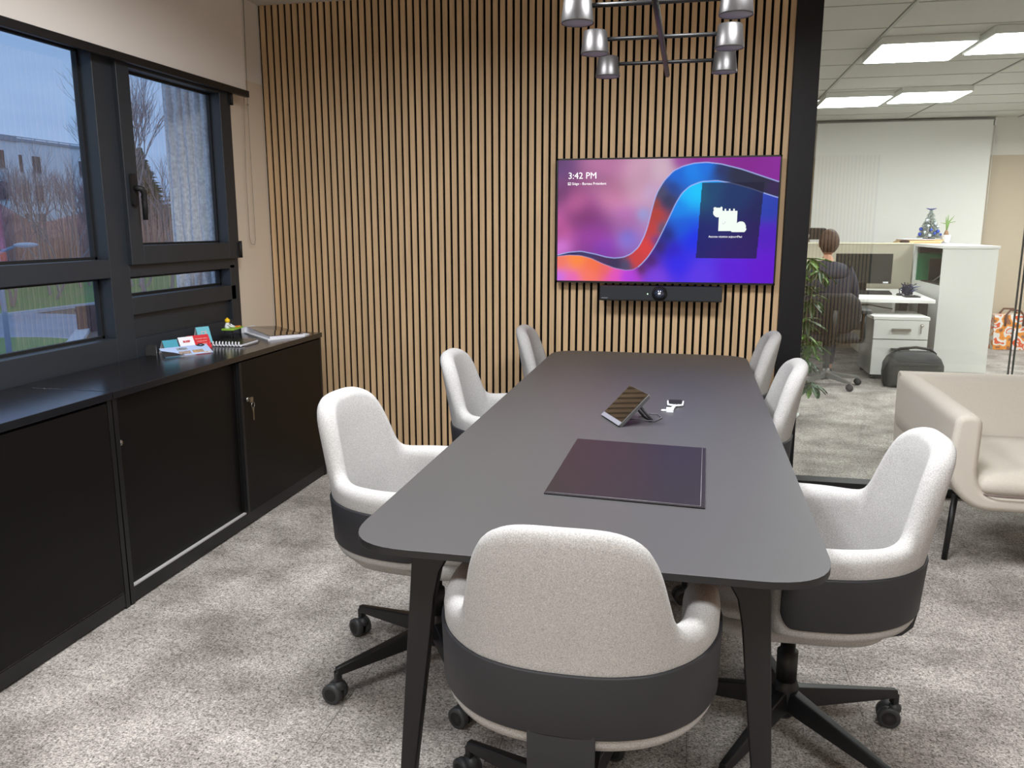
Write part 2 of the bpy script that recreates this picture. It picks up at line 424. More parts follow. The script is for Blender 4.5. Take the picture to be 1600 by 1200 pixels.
# ------------------------------------------------------------ table
tb = empty('meeting_table', (-.203, 2.93, 0), 'long charcoal meeting table with rounded corners in the middle of the room', 'table')
TX0, TX1, TY0, TY1 = -.705, .300, 1.510, 4.345
def rrect(x0, x1, y0, y1, r, n=10): return smooth_round([(x0, y0), (x1, y0), (x1, y1), (x0, y1)], r, n)
MB().prism(rrect(TX0, TX1, TY0, TY1, .15), 'z', .724, .740).build('tabletop', m_table, tb, bev=.001)
tt_ = [o for o in tb.children if o.name.startswith('tabletop')][0]; tt_.data.materials.append(mat('black_table_edge', (30, 30, 31), .45))
for p in tt_.data.polygons: p.material_index = 1 if abs(p.normal.z) < .5 else 0
lo, up_ = rrect(TX0 + .045, TX1 - .045, TY0 + .045, TY1 - .045, .12), rrect(TX0 + .004, TX1 - .004, TY0 + .004, TY1 - .004, .148)
e = MB(); e.grid([[(*p, .7238) for p in up_], [(*p, .714) for p in lo]], True)
e.b.faces.new([v for v in e.b.verts][len(up_):]); e.build('bevelled_underside', m_edge, tb)
fr = MB().box(TX0 + .12, TX0 + .16, TY0 + .14, TY1 - .14, .672, .714).box(TX1 - .16, TX1 - .12, TY0 + .14, TY1 - .14, .672, .714)
for yy in (TY0 + .15, 2.75, 3.70): fr.box(TX0 + .14, TX1 - .14, yy, yy + .04, .674, .712)
fr.build('underframe', m_blackm, tb)
def leg(sx, sy):
    cx = TX0 + .128 if sx < 0 else TX1 - .134; cy = TY0 + .19 if sy < 0 else 3.72
    xo = lambda v: cx + sx * v   # outward positive
    prof = [(.000, .713), (.018, .700), (.026, .670), (.030, .600), (.062, .004), (.030, .004), (-.028, .560), (-.040, .62), (-.060, .655), (-.13, .690), (-.14, .713)]
    pts = [(xo(a), z) for a, z in prof]
    d = .032
    q = MB().prism(pts, 'y', cy - d / 2, cy + d / 2)
    for v in q.b.verts:   # splay the leg outwards along the table as well
        v.co.y += sy * .05 * (0.713 - v.co.z) / .713
    return q.build('leg', m_blackm, tb, bev=.004)
for sx in (-1, 1):
    for sy in (-1, 1): leg(sx, sy)

# ------------------------------------------------------------ chairs
def plan(n=150):
    a, b, ex, yf = .250, .262, 2.5, .085
    pts = []
    for t in np.linspace(0, 1, 500):
        th = t * math.pi / 2
        pts.append((a * math.cos(th) ** (2 / ex), -b * math.sin(th) ** (2 / ex)))
    pts = [(a - .02 * (y / yf) ** 2, y) for y in np.linspace(yf, 0.001, 60)] + pts
    pts = np.array(pts); full = np.vstack([pts, (pts[::-1] * [-1, 1])[1:]])
    sg = np.r_[0, np.cumsum(np.hypot(*np.diff(full, axis=0).T))]
    L = sg[-1]
    # denser where the top edge rises
    u = np.linspace(0, 1, 4001); X = np.interp(u * L, sg, full[:, 0]); Y = np.interp(u * L, sg, full[:, 1])
    dens = 1 + 5.0 * np.exp(-((np.abs(X) - .178) / .03) ** 2) * (Y < -.05) + 4 * (Y > .03)
    cd = np.cumsum(dens); cd = (cd - cd[0]) / (cd[-1] - cd[0]); uu = np.interp(np.linspace(0, 1, n), cd, u)
    X = np.interp(uu * L, sg, full[:, 0]); Y = np.interp(uu * L, sg, full[:, 1])
    e = 1e-3
    dx = np.interp((uu + e) * L, sg, full[:, 0]) - np.interp((uu - e) * L, sg, full[:, 0]); dy = np.interp((uu + e) * L, sg, full[:, 1]) - np.interp((uu - e) * L, sg, full[:, 1])
    ln = np.hypot(dx, dy); N = np.stack([-dy / ln, dx / ln], 1)
    P = np.stack([X, Y], 1)
    sgn = np.sign((N * (P - np.array([0, .0]))).sum(1)); N = N * np.where(sgn == 0, 1, sgn)[:, None]
    return P, N, yf
hx = np.array([0, .05, .085, .110, .130, .146, .158, .168, .176, .183, .189, .196, .206, .222, .245, .30])
hz = np.array([.893, .893, .889, .880, .866, .846, .820, .788, .752, .718, .694, .678, .669, .665, .665, .667])
def top_h(x, y, yf):
    h = float(np.interp(abs(x), hx, hz)) if y < -.02 else .667
    if y > .02: h -= .085 * (1 - math.sqrt(max(0, 1 - ((y - .02) / (yf - .015)) ** 2)))
    return h
def off(x, y, z):      # flare and lean
    k = min(1, max(0, -y / .26))
    return (x * (1 + .10 * max(0, z - .45) * (1 - .3 * k)), y - k * (.11 * max(0, z - .60) + .07 * max(0, z - .45)))
P_, N_, yf_ = plan()
TOPS = np.array([top_h(P_[i][0], P_[i][1], yf_) for i in range(len(P_))])
for _ in range(3): TOPS[1:-1] = (TOPS[:-2] + 2 * TOPS[1:-1] + TOPS[2:]) / 4
def make_chair():
    t = empty('conference_chair', (0, 0, 0))
    rows = []; n = len(P_)
    for i in range(n):
        (x, y), (nx, ny), H = P_[i], N_[i], TOPS[i]
        ds = np.hypot(*(P_[min(i + 1, n - 1)] - P_[max(i - 1, 0)])); sl = abs(TOPS[min(i + 1, n - 1)] - TOPS[max(i - 1, 0)]) / max(ds, 1e-6)
        th = .026 + .007 * min(1, max(0, (y + .20) / .12)); rv = min(th * math.sqrt(1 + sl * sl), .090)
        endk = 1.0
        if y > yf_ - .03: endk = max(.25, math.sqrt(max(0, 1 - ((y - (yf_ - .03)) / .031) ** 2)))
        th *= endk
        zb = .438 + (1 - endk) * .03
        ring = []
        for z in np.linspace(zb + .02, H - rv, 9): ring.append((th, z))
        for a in (25, 50, 72, 90, 108, 130, 155): ring.append((th * math.cos(R(a)), H - rv + rv * math.sin(R(a))))
        for z in np.linspace(H - rv, zb + .02, 9): ring.append((-th, z))
        for a in (-140, -90, -40): ring.append((th * math.cos(R(a)), zb + .02 + .02 * math.sin(R(a))))
        row = []
        for o, z in ring:
            X, Y = off(x + nx * o, y + ny * o, z); row.append((X, Y, z))
        rows.append(row)
    s = MB(); vs = s.grid(rows, True); s.b.faces.new(vs[0]); s.b.faces.new(vs[-1][::-1])
    s.build('upholstered_shell', m_fab, t)
    rows = []
    for i in range(n):
        (x, y), (nx, ny) = P_[i], N_[i]
        if y > .062: continue
        k = math.sqrt(max(0, 1 - (max(0, y - .035) / .028) ** 2)) if y > .035 else 1
        zc, hh = .540, .066 * max(k, .35)
        row = []
        ob = .007 * min(1, max(0, (y + .20) / .12))
        for o, z in ((.0245, zc - hh), (.031, zc - hh), (.033, zc - hh + .004), (.033, zc), (.033, zc + hh - .004), (.031, zc + hh), (.0245, zc + hh)):
            o += ob
            X, Y = off(x + nx * o, y + ny * o, z); row.append((X, Y, z))
        rows.append(row)
    s = MB(); vs = s.grid(rows, True); s.b.faces.new(vs[0]); s.b.faces.new(vs[-1][::-1])
    s.build('outer_band', m_shell, t)
    # spine plate
    s = MB(); wv = .064; th = .009
    path = [(-.2898, .490), (-.2903, .46), (-.292, .43), (-.286, .398), (-.262, .375), (-.22, .365), (-.10, .360), (.06, .360)]
    up = []; dn = []
    for i, (y, z) in enumerate(path):
        a = Vector(path[min(i + 1, len(path) - 1)]) - Vector(path[max(i - 1, 0)]); a.normalize(); nrm = Vector((a.y, -a.x))
        up.append((y + nrm.x * th / 2, z + nrm.y * th / 2)); dn.append((y - nrm.x * th / 2, z - nrm.y * th / 2))
    s.prism(up + dn[::-1], 'x', -wv, wv)
    s.build('spine_plate', m_shell, t, bev=.002)
    # seat
    def cushion(x1, y0, y1, z0, z1, r):
        q = MB(); rows = []
        for (dz, ins) in ((0, r), (.15, r * .5), (.4, r * .1), (.6, 0), (.82, r * .25), (.95, r * .7), (1, r * 1.5)):
            rows.append([(*p, z0 + (z1 - z0) * dz) for p in rrect(-x1 + ins, x1 - ins, y0 + ins, y1 - ins, .12, 6)])
        vs = q.grid(rows, True); q.b.faces.new(vs[0][::-1]); q.b.faces.new(vs[-1]); return q
    cushion(.220, -.215, .245, .440, .485, .020).build('seat_cushion', m_fab, t)
    cushion(.238, -.205, .235, .402, .452, .024).build('seat_pan', m_fab, t)
    MB().box(-.09, .09, -.12, .12, .345, .406).build('tilt_mechanism', m_blackm, t, bev=.01)
    # base
    b = MB().lathe([(0, .075), (.022, .078), (.03, .09), (.034, .13), (.036, .165), (.030, .185), (.022, .19), (0, .19)], n=20)
    base = b.build('star_base', m_blackm, t)
    MB().lathe([(.0, .185), (.028, .185), (.028, .27), (.020, .272), (.020, .345), (0, .345)], n=16).build('gas_lift', m_blackm, base)
    for k in range(5):
        M3 = Matrix.Rotation(R(72 * k), 3, 'Z')
        q = MB().hexa([(.02, -.022, .105), (.35, -.013, .088), (.35, .013, .088), (.02, .022, .105)], [(.02, -.016, .165), (.35, -.009, .112), (.35, .009, .112), (.02, .016, .165)])
        q.box(.335, .355, -.011, .011, .068, .10)
        bmesh.ops.rotate(q.b, verts=q.b.verts, cent=(0, 0, 0), matrix=M3)
        q.build('base_arm', m_blackm, base, bev=.004)
    for k in range(5):
        M3 = Matrix.Rotation(R(72 * k), 3, 'Z'); sw = R(-72 * k - 30 + (0, 12, -14, 8, -6)[k])
        q = MB(); rt = Matrix.Rotation(sw, 3, 'Z')
        for sd in (-1, 1):
            c = rt @ Vector((-.012, sd * .0165, 0)) + Vector((.345, 0, .031))
            q.lathe([(0, -.011), (.020, -.011), (.027, -.011), (.031, -.008), (.031, .008), (.027, .011), (.020, .0105), (0, .0105)], c, 20, 'y', rot=rt)
        q.b.verts.ensure_lookup_table()
        hood = rt @ Vector((.004, 0, 0)) + Vector((.345, 0, .052))
        q.ball(hood, .020, 10, (1, .8, .9))
        bmesh.ops.rotate(q.b, verts=q.b.verts, cent=(0, 0, 0), matrix=M3)
        cs_ = q.build('caster', m_rubber, base); cs_.data.materials.append(m_gasket)
        for pl_ in cs_.data.polygons:
            vr = [cs_.data.vertices[i].co for i in pl_.vertices]; cz = max((v - Vector((0, 0, .031))).z for v in vr); 
            ctr = M3 @ Vector((.345, 0, .031)); rt2 = M3 @ rt; ax_ = rt2 @ Vector((0, 1, 0))
            rr2 = max(((v - ctr) - ax_ * (v - ctr).dot(ax_) - (rt2 @ Vector((-.012, 0, 0)))).length for v in vr)
            pl_.material_index = 1 if rr2 < .0235 else 0
    return t
chair0 = make_chair()
G = 'fabric conference chairs around the meeting table'
CH = [  # x, y, rotation, base angle in world, label
    (-.20, 1.632, 0, 7, 'light grey fabric chair seen from behind at the near end of the table'),
    (-.752, 2.315, -90 - 6, 12.6, 'grey fabric chair on the window side of the table nearest the camera'),
    (-.655, 3.26, -90 + 2, 30, 'middle of the three grey fabric chairs on the window side of the table'),
    (-.53, 4.165, -90 + 2, 54, 'grey fabric chair on the window side nearest the slatted wall'),
    (.300, 2.145, 90 + 2, 24, 'grey fabric chair on the sofa side of the table nearest the camera'),
    (.110, 3.28, 90, 40, 'middle of the three grey fabric chairs on the sofa side of the table'),
    (.100, 4.165, 90, 54, 'grey fabric chair on the television side right of the table, beside the black post'),
]
for i, (x, y, rz, ba, lb) in enumerate(CH):
    c = chair0 if i == 0 else copy_tree(chair0)
    c.location = (x, y, 0); c.rotation_euler = (0, 0, R(rz)); tag(c, lb, 'chair', G)
    for k in c.children:
        if k.name.startswith('star_base'): k.rotation_euler = (0, 0, R(ba - rz))

# ------------------------------------------------------------ things on the table
def quadslab(name, pts, z0, z1, m, **kw): return MB().prism(pts, 'z', z0, z1).build(name, m, **kw)
dp = empty('desk_pad', (-.135, 2.18, .7405), 'dark leather desk pad lying flat near the front of the table', 'desk pad')
pc = [(-.338, 1.927), (.057, 1.898), (.067, 2.445), (-.328, 2.474)]
MB().prism(pc, 'z', .7405, .7440).build('pad', m_pad, dp, bev=.001)
st = MB(); cx_, cy_ = -.1355, 2.186
q4 = [Vector((*p, .7446)) for p in [(-.333, 1.933), (.046, 1.905), (.056, 2.438), (-.323, 2.467)]]
for i in (0, 1): st.tube([q4[i], q4[(i + 1) % 4]], .0008, 4)
st.build('stitched_edge', mat('pad_edge', (120, 118, 124), .35), dp)
# touch panel
tp = empty('touch_panel', (-.21, 2.72, .7405), 'small dark touch panel propped on a folding stand on the table', 'tablet')
A = Vector((-.290, 2.817, .7445)); B = Vector((-.214, 2.661, .7445)); ex = (B - A).normalized()
lean = Vector((.9, .44, 0)).normalized(); al = R(44); ey = (lean * math.cos(al) + Vector((0, 0, 1)) * math.sin(al)); en = ex.cross(ey).normalized()
if en.z < 0: en = -en
def PP(u, v, w): return A + ex * u + ey * v + en * w
Wd, Ht = .172, .148
def slab(name, u0, u1, v0, v1, w0, w1, m, r=0, **kw):
    q = MB(); pts = rrect(u0, u1, v0, v1, r, 4) if r else [(u0, v0), (u1, v0), (u1, v1), (u0, v1)]
    q.prism(pts, 'z', w0, w1)
    for v in q.b.verts: v.co = PP(v.co.x, v.co.y, v.co.z)
    return q.build(name, m, tp, **kw)
slab('body', 0, Wd, 0, Ht, -.012, .0, mat('graphite_case', (96, 96, 98), .35, metal=.4), .006, bev=.001)
slab('screen', .003, Wd - .003, .017, Ht - .002, .0, .0008, mat('dark_mirror_screen', (10, 10, 13), .03, spec=1.0, coat=1.0))
slab('speaker_bar', 0.001, Wd - .001, .001, .016, .0, .0014, mat('silver_bar', (150, 150, 162), .4, metal=.3))
lg = MB()
for uu in (.05, .125):
    a = PP(uu, .105, -.014); b = Vector((a.x, a.y, .7445)) + lean * .055
    lg.tube([a, b], .0055, 6)
lg.tube([PP(.05, .105, -.014), PP(.125, .105, -.014)], .0045, 6)
bb = [Vector((PP(u, .105, -.014).x, PP(u, .105, -.014).y, .7445)) + lean * .055 for u in (.05, .125)]
lg.tube(bb, .0045, 6)
lg.build('stand', mat('stand_grey', (70, 70, 74), .4), tp)
cb_ = PP(.11, .03, -.012)
cc = [cb_, cb_ + Vector((.02, .02, .0)), Vector((-.10, 2.76, .7443)), Vector((-.078, 2.82, .7443)), Vector((-.095, 2.875, .7443)), Vector((-.13, 2.87, .7443)), Vector((-.15, 2.83, .7443)), Vector((-.155, 2.80, .75))]
cc[1].z = .75
MB().tube(cc, .0022, 6).build('cable', mat('grey_cable', (84, 84, 88), .45), tp)
# dongle
dg_ = empty('cable_adapter', (-.04, 3.0, .7405), 'small white and black cable adapter lying behind the touch panel', 'adapter')
MB().prism(rrect(-.060, -.012, 3.03, 3.10, .006, 3), 'z', .7405, .752).build('plug_head', m_gasket, dg_, bev=.001)
MB().tube([(-.062, 3.03, .746), (-.065, 3.10, .746)], .0035, 6).tube([(-.010, 3.03, .746), (-.007, 3.10, .746)], .0035, 6).tube([(-.062, 3.03, .746), (-.036, 3.018, .746), (-.010, 3.03, .746)], .0045, 6).build('rim', m_paper, dg_)
MB().tube([(-.036, 3.02, .746), (-.047, 2.965, .745)], .006, 8).prism(rrect(-.066, -.040, 2.925, 2.97, .005, 3), 'z', .7405, .750).tube([(-.066 + -.008 + .010 * math.cos(t), 2.945 + .008 * math.sin(t), .743) for t in np.linspace(.6, 5.7, 12)], .002, 5).build('cord_end', m_paper, dg_)

# ------------------------------------------------------------ television
TVX0, TVX1, TVZ0, TVZ1, TVY = -.723, .430, 1.101, 1.757, 4.44
tv = empty('television', ((TVX0 + TVX1) / 2, 4.47, TVZ0), 'wall-mounted television showing a purple and blue wave with the time', 'television')
t = MB().box(TVX0, TVX1, TVY + .004, TVY + .03, TVZ0, TVZ1).build('housing', m_blackm, tv, bev=.003)
MB().box(TVX0 + .3, TVX1 - .3, TVY + .03, YB - .004, TVZ0 + .15, TVZ1 - .15).build('wall_bracket', m_blackm, tv)
bz = MB(); bw = .0085
for q in ((TVX0, TVX1, TVZ1 - bw, TVZ1), (TVX0, TVX1, TVZ0, TVZ0 + bw * 1.2), (TVX0, TVX0 + bw, TVZ0, TVZ1), (TVX1 - bw, TVX1, TVZ0, TVZ1)):
    bz.box(q[0], q[1], TVY, TVY + .006, q[2], q[3])
bz.build('bezel', mat('dark_bezel', (30, 30, 32), .35, metal=.3), tv)
def screen_colors(nu, nv):
    U, V = np.meshgrid((np.arange(nu) + .5) / nu, (np.arange(nv) + .5) / nv)   # V from top
    # work in a 1440 x 800 picture frame
    X = 88 + U * 1427; Y = 122 + V * 783
    def skew(x, y): return y + 28 * (x - 88) / 1427 * (1 - (y - 122) / 783)
    c1 = np.array([(80, 738), (170, 716), (250, 709), (350, 727), (420, 745), (480, 752), (540, 745), (590, 722), (640, 675), (680, 590), (702, 510), (718, 430), (745, 330), (790, 250), (850, 185), (910, 155), (980, 136), (1060, 130), (1150, 140), (1280, 172), (1400, 212), (1520, 252)], float)
    c2 = np.array([(80, 745), (170, 735), (250, 738), (320, 755), (400, 790), (480, 818), (560, 832), (610, 826), (650, 800), (700, 745), (750, 665), (790, 580), (830, 490), (870, 395), (910, 325), (960, 280), (1030, 252), (1130, 245), (1230, 262), (1340, 292), (1420, 320), (1520, 352)], float)
    c1[:, 1] = [skew(*p) for p in c1]; c2[:, 1] = [skew(*p) for p in c2]
    def cub(c, X):
        y = np.interp(X, c[:, 0], c[:, 1]); k = 9; yy = y.copy()
        ker = np.ones(k) / k
        row = np.interp(np.linspace(X[0, 0], X[0, -1], X.shape[1]), c[:, 0], c[:, 1]); row = np.convolve(np.pad(row, k // 2, 'edge'), ker, 'valid')
        return np.tile(row, (X.shape[0], 1))
    Y1, Y2 = cub(c1, X), cub(c2, X)
    def rbf(an):
        num = 0; den = 0
        for (x, y, c, s) in an:
            wgt = 1 / (((X - x) ** 2 + (Y - y) ** 2) / (s * s * 1.6) + .45) ** 1.9
            num = num + wgt[..., None] * np.array(lin(c)); den = den + wgt
        return num / den[..., None]
    up = rbf([(120, 180, (92, 60, 112), 90), (110, 330, (120, 62, 118), 80), (110, 560, (196, 92, 160), 80), (110, 690, (196, 110, 200), 60), (220, 400, (176, 88, 140), 90), (280, 480, (128, 50, 118), 120), (340, 600, (140, 52, 150), 120), (400, 690, (130, 56, 180), 80), (560, 620, (120, 110, 205), 60), (540, 480, (180, 110, 180), 90), (660, 470, (150, 160, 220), 40), (420, 200, (170, 104, 150), 120), (600, 300, (206, 160, 184), 120), (700, 330, (190, 160, 200), 60), (760, 180, (208, 180, 196), 80), (480, 340, (196, 120, 158), 110), (900, 125, (150, 60, 150), 60), (1000, 110, (132, 28, 140), 60), (1300, 140, (128, 20, 140), 120), (1480, 200, (134, 28, 150), 100), (650, 160, (196, 150, 176), 90)])
    lowr = rbf([(950, 345, (0, 190, 255), 75), (1010, 330, (0, 205, 255), 60), (900, 420, (0, 130, 235), 70), (830, 600, (24, 30, 100), 60), (780, 680, (50, 25, 90), 50), (720, 770, (70, 20, 90), 50), (660, 825, (80, 30, 70), 45), (930, 560, (0, 90, 215), 80), (870, 700, (40, 10, 190), 60), (980, 620, (10, 30, 235), 90), (900, 780, (40, 30, 235), 90), (1100, 300, (0, 150, 240), 60), (1250, 330, (0, 110, 215), 70), (1460, 450, (30, 60, 170), 80), (1460, 600, (80, 10, 190), 90), (1450, 820, (96, 0, 205), 110), (1250, 820, (90, 16, 215), 90), (1050, 860, (90, 50, 230), 90), (750, 880, (120, 60, 225), 80), (600, 880, (190, 60, 205), 60)])
    lowl = rbf([(110, 790, (244, 120, 90), 60), (220, 770, (255, 140, 50), 80), (330, 800, (245, 110, 60), 70), (420, 830, (235, 100, 90), 50), (300, 850, (250, 120, 100), 60), (100, 880, (200, 110, 235), 60), (190, 890, (230, 100, 190), 60), (480, 870, (225, 80, 190), 60), (560, 880, (180, 60, 220), 50), (620, 890, (150, 60, 230), 40)])
    rib = rbf([(140, 728, (40, 30, 90), 50), (300, 735, (60, 50, 100), 50), (400, 765, (70, 40, 90), 50), (480, 785, (50, 44, 84), 50), (560, 795, (60, 70, 110), 40), (620, 760, (205, 60, 60), 45), (680, 680, (215, 60, 60), 45), (720, 560, (190, 60, 60), 40), (745, 470, (180, 60, 50), 40), (790, 560, (100, 80, 110), 30), (760, 640, (120, 60, 130), 30), (740, 400, (150, 60, 50), 28), (780, 330, (70, 70, 100), 45), (820, 380, (44, 48, 84), 45), (850, 300, (20, 60, 140), 45), (880, 230, (0, 100, 215), 60), (970, 200, (0, 130, 235), 60), (1060, 160, (0, 110, 225), 60), (1150, 190, (30, 40, 90), 50), (1250, 215, (30, 34, 60), 60), (1400, 260, (32, 34, 60), 80), (1480, 300, (50, 24, 80), 40)])
    col = up.copy()
    below2 = Y > Y2; lm = np.clip((X - 560) / 90, 0, 1)[..., None]; low = lowl * (1 - lm) + lowr * lm
    def blend(c, d, mask): return c * (1 - mask[..., None]) + d * mask[..., None]
    col = blend(col, rib, np.clip((Y - Y1) / 4 + .5, 0, 1)); col = blend(col, low, np.clip((Y - Y2) / 4 + .5, 0, 1))
    g1 = np.abs(np.gradient(Y1, axis=1)) / (X[0, 1] - X[0, 0]); g2 = np.abs(np.gradient(Y2, axis=1)) / (X[0, 1] - X[0, 0])
    d1 = np.abs(Y - Y1) / np.sqrt(1 + g1 ** 2); d2 = np.abs(Y - Y2) / np.sqrt(1 + g2 ** 2)
    wl_ = np.array(lin((170, 190, 255)))
    for d, a in ((d1, .9), (d2, np.where(X > 640, .9, .35))):
        col = blend(col, np.broadcast_to(wl_, col.shape), np.clip(1 - d / 5.5, 0, 1) * a)
    # soft silk streaks in the upper left
    stk = .12 * np.sin((X * .35 + Y * 1.0) / 38 + np.sin(X / 130) * 2) * np.clip(1 - (X - 500) / 300, 0, 1) * (Y < Y1)
    col = col * (1 + stk)[..., None]
    # dark notice panel
    xl = 1036 - 20 * (Y - 275) / 475; xr = 1425 - 24 * (Y - 275) / 475
    pm = ((X > xl) & (X < xr) & (Y > 274) & (Y < 750)).astype(float)
    pc_ = col * .16 + np.array(lin((20, 16, 62))) * .5
    col = blend(col, pc_, pm)
    ic = np.zeros_like(X)
    ic = np.maximum(ic, ((X > 1150) & (X < 1268) & (Y > 450) & (Y < 578)).astype(float))
    ic = np.maximum(ic, (np.hypot(X - 1145, Y - 460) < 31).astype(float))
    ic = np.maximum(ic, (np.hypot(X - 1124, Y - 436) < 9).astype(float)); ic = np.maximum(ic, (np.hypot(X - 1164, Y - 434) < 9).astype(float))
    for k in (1192, 1218, 1244): ic = np.maximum(ic, ((abs(X - k) < 5) & (Y > 438) & (Y < 455)).astype(float))
    ic = np.maximum(ic, (np.hypot(X - 1292, Y - 548) < 32).astype(float)); ic = np.maximum(ic, (np.hypot(X - 1250, Y - 560) < 24).astype(float))
    ic = np.maximum(ic, ((X > 1235) & (X < 1312) & (Y > 548) & (Y < 584)).astype(float)); ic = np.maximum(ic, (np.hypot(X - 1309, Y - 566) < 18).astype(float))
    col = blend(col, np.broadcast_to(np.array([.92, 1, .94]), col.shape), ic)
    tick = ((np.abs((Y - 528) + (X - 1176) * .0 - np.where(X < 1182, (X - 1176) * 1, 6 - (X - 1182) * 1.1)) < 2.5) & (X > 1174) & (X < 1196)).astype(float)
    col = blend(col, np.broadcast_to(np.array([.5, .6, .62]), col.shape), tick)
    return col
nu, nv = 420, 236
C_ = screen_colors(nu, nv)
xs = np.linspace(TVX0 + bw, TVX1 - bw, nu + 1); zs = np.linspace(TVZ1 - bw, TVZ0 + bw * 1.2, nv + 1)
GX, GZ = np.meshgrid(xs, zs); vv = np.stack([GX, np.full_like(GX, TVY + .003), GZ], -1).reshape(-1, 3) - np.array(W[tv.name])
I = (np.arange(nv)[:, None] * (nu + 1) + np.arange(nu)[None]).ravel(); ff = np.stack([I, I + nu + 1, I + nu + 2, I + 1], 1)
me = bpy.data.meshes.new('screen'); me.from_pydata(vv.tolist(), [], ff.tolist())
ca_ = me.color_attributes.new('picture', 'FLOAT_COLOR', 'CORNER'); dat = np.ones((nu * nv, 4, 4), np.float32); dat[:, :, :3] = C_.reshape(-1, 1, 3)
ca_.data.foreach_set('color', dat.ravel())
ms = bpy.data.materials.new('screen_picture'); ms.use_nodes = True; n_ = ms.node_tree; b_ = n_.nodes['Principled BSDF']; b_.inputs['Base Color'].default_value = (.01, .01, .01, 1); b_.inputs['Roughness'].default_value = .35
at = n_.nodes.new('ShaderNodeAttribute'); at.attribute_name = 'picture'; n_.links.new(at.outputs['Color'], b_.inputs['Emission Color']); b_.inputs['Emission Strength'].default_value = .97; b_.inputs['Specular IOR Level'].default_value = .15
me.materials.append(ms); so = bpy.data.objects.new('screen', me); COL.objects.link(so); so.parent = tv; W[so.name] = W[tv.name].copy()
m_txt = mat('screen_text', (10, 10, 10), .5, emit=(255, 255, 255), estr=1.3)
RX = Matrix.Rotation(R(90), 3, 'X')
text('clock_text', '3:42 PM', .047, (TVX0 + .062, TVY + .0022, 1.652), RX, m_txt, tv)
text('room_text', 'Siège - Bureau Président', .0185, (TVX0 + .084, TVY + .0022, 1.620), RX, m_txt, tv)
text('notice_text', "Aucune réunion aujourd'hui", .0150, (TVX0 + .892, TVY + .0022, 1.345), RX, m_txt, tv, align='CENTER')
ic = MB(); x0, z0 = TVX0 + .062, 1.619
for q in ((x0, x0 + .016, z0, z0 + .0018), (x0, x0 + .016, z0 + .012, z0 + .0138), (x0, x0 + .0018, z0, z0 + .0138), (x0 + .0142, x0 + .016, z0, z0 + .0138), (x0 + .004, x0 + .009, z0 + .003, z0 + .008)):
    ic.box(q[0], q[1], TVY + .0018, TVY + .0026, q[2], q[3])
ic.build('room_icon', m_txt, tv)
# conference bar
sb = empty('conference_bar', (-.154, 4.43, 1.012), 'black video conference bar with a round camera below the television', 'video bar')
MB().prism(smooth_round([(-.474, 1.012), (.166, 1.012), (.166, 1.090), (-.474, 1.090)], .004, 2), 'y', 4.385, 4.47).build('housing', m_blackm, sb, bev=.002)
MB().box(-.470, .162, 4.381, 4.386, 1.018, 1.086).build('grille', mat('speaker_cloth', (40, 42, 46), .8, bump=.3, bscale=1200), sb)
MB().box(-.30, .0, 4.46, YB - .004, 1.02, 1.088).build('wall_bracket', m_blackm, sb)
lens = MB().lathe([(0, .006), (.040, .006), (.038, 0), (.0, 0)], (-.156, 4.375, 1.053), 28, 'y').build('camera_housing', mat('lens_ring_black', (12, 12, 14), .3), sb)
MB().lathe([(.026, .004), (.026, -.004), (.021, -.010), (.012, -.014), (0, -.015)], (-.156, 4.375, 1.053), 24, 'y').build('lens', mat('lens_glass', (30, 42, 66), .08, spec=1, coat=1), lens)
MB().lathe([(0, .0), (.003, 0), (.003, -.003), (0, -.003)], (-.218, 4.381, 1.050), 10, 'y').build('status_light', mat('led', (200, 255, 220), .5, emit=(210, 255, 220), estr=2), sb)
MB().box(-.462, -.430, 4.3795, 4.381, 1.024, 1.028).build('name_mark', mat('mark_grey', (120, 122, 126), .5), sb)

# ------------------------------------------------------------ pendant fixture over the table
pf = empty('pendant_light', (-.125, 2.8, 2.0), 'dark metal pendant light with cross arms and conical shades above the table', 'pendant light')
yr0, yr1, zr, xr_ = 1.75, 3.56, 2.010, -.125
MB().tube([(xr_, yr0, zr), (xr_, yr1, zr)], .010, 10).build('spine_rod', m_blackm, pf)
MB().tube([(xr_, 2.62, zr), (xr_, 2.62, ZC)], .004, 8).build('suspension_rod', m_steel, pf)
MB().lathe([(0, 0), (.06, 0), (.06, -.03), (0, -.03)], (xr_, 2.62, ZC), 24).build('ceiling_rose', m_blackm, pf)
for yy in (2.02, 2.45, 2.88, 3.31):
    MB().tube([(xr_ - .19, yy, zr + .004), (xr_ + .19, yy, zr + .004)], .0068, 8).build('cross_arm', m_blackm, pf)
    for sx in (-1, 1):
        c = (xr_ + sx * .218, yy, zr - .008)
        sh = MB().lathe([(.0, .040), (.035, .040), (.039, .037), (.047, -.030), (.047, -.034), (.0445, -.034), (.0445, -.028), (0, -.028)], c, 28).build('lamp_shade', m_lampsh, pf)
        MB().lathe([(0, -.029), (.044, -.029), (.044, -.033), (0, -.033)], c, 24).build('diffuser', m_diff, sh)

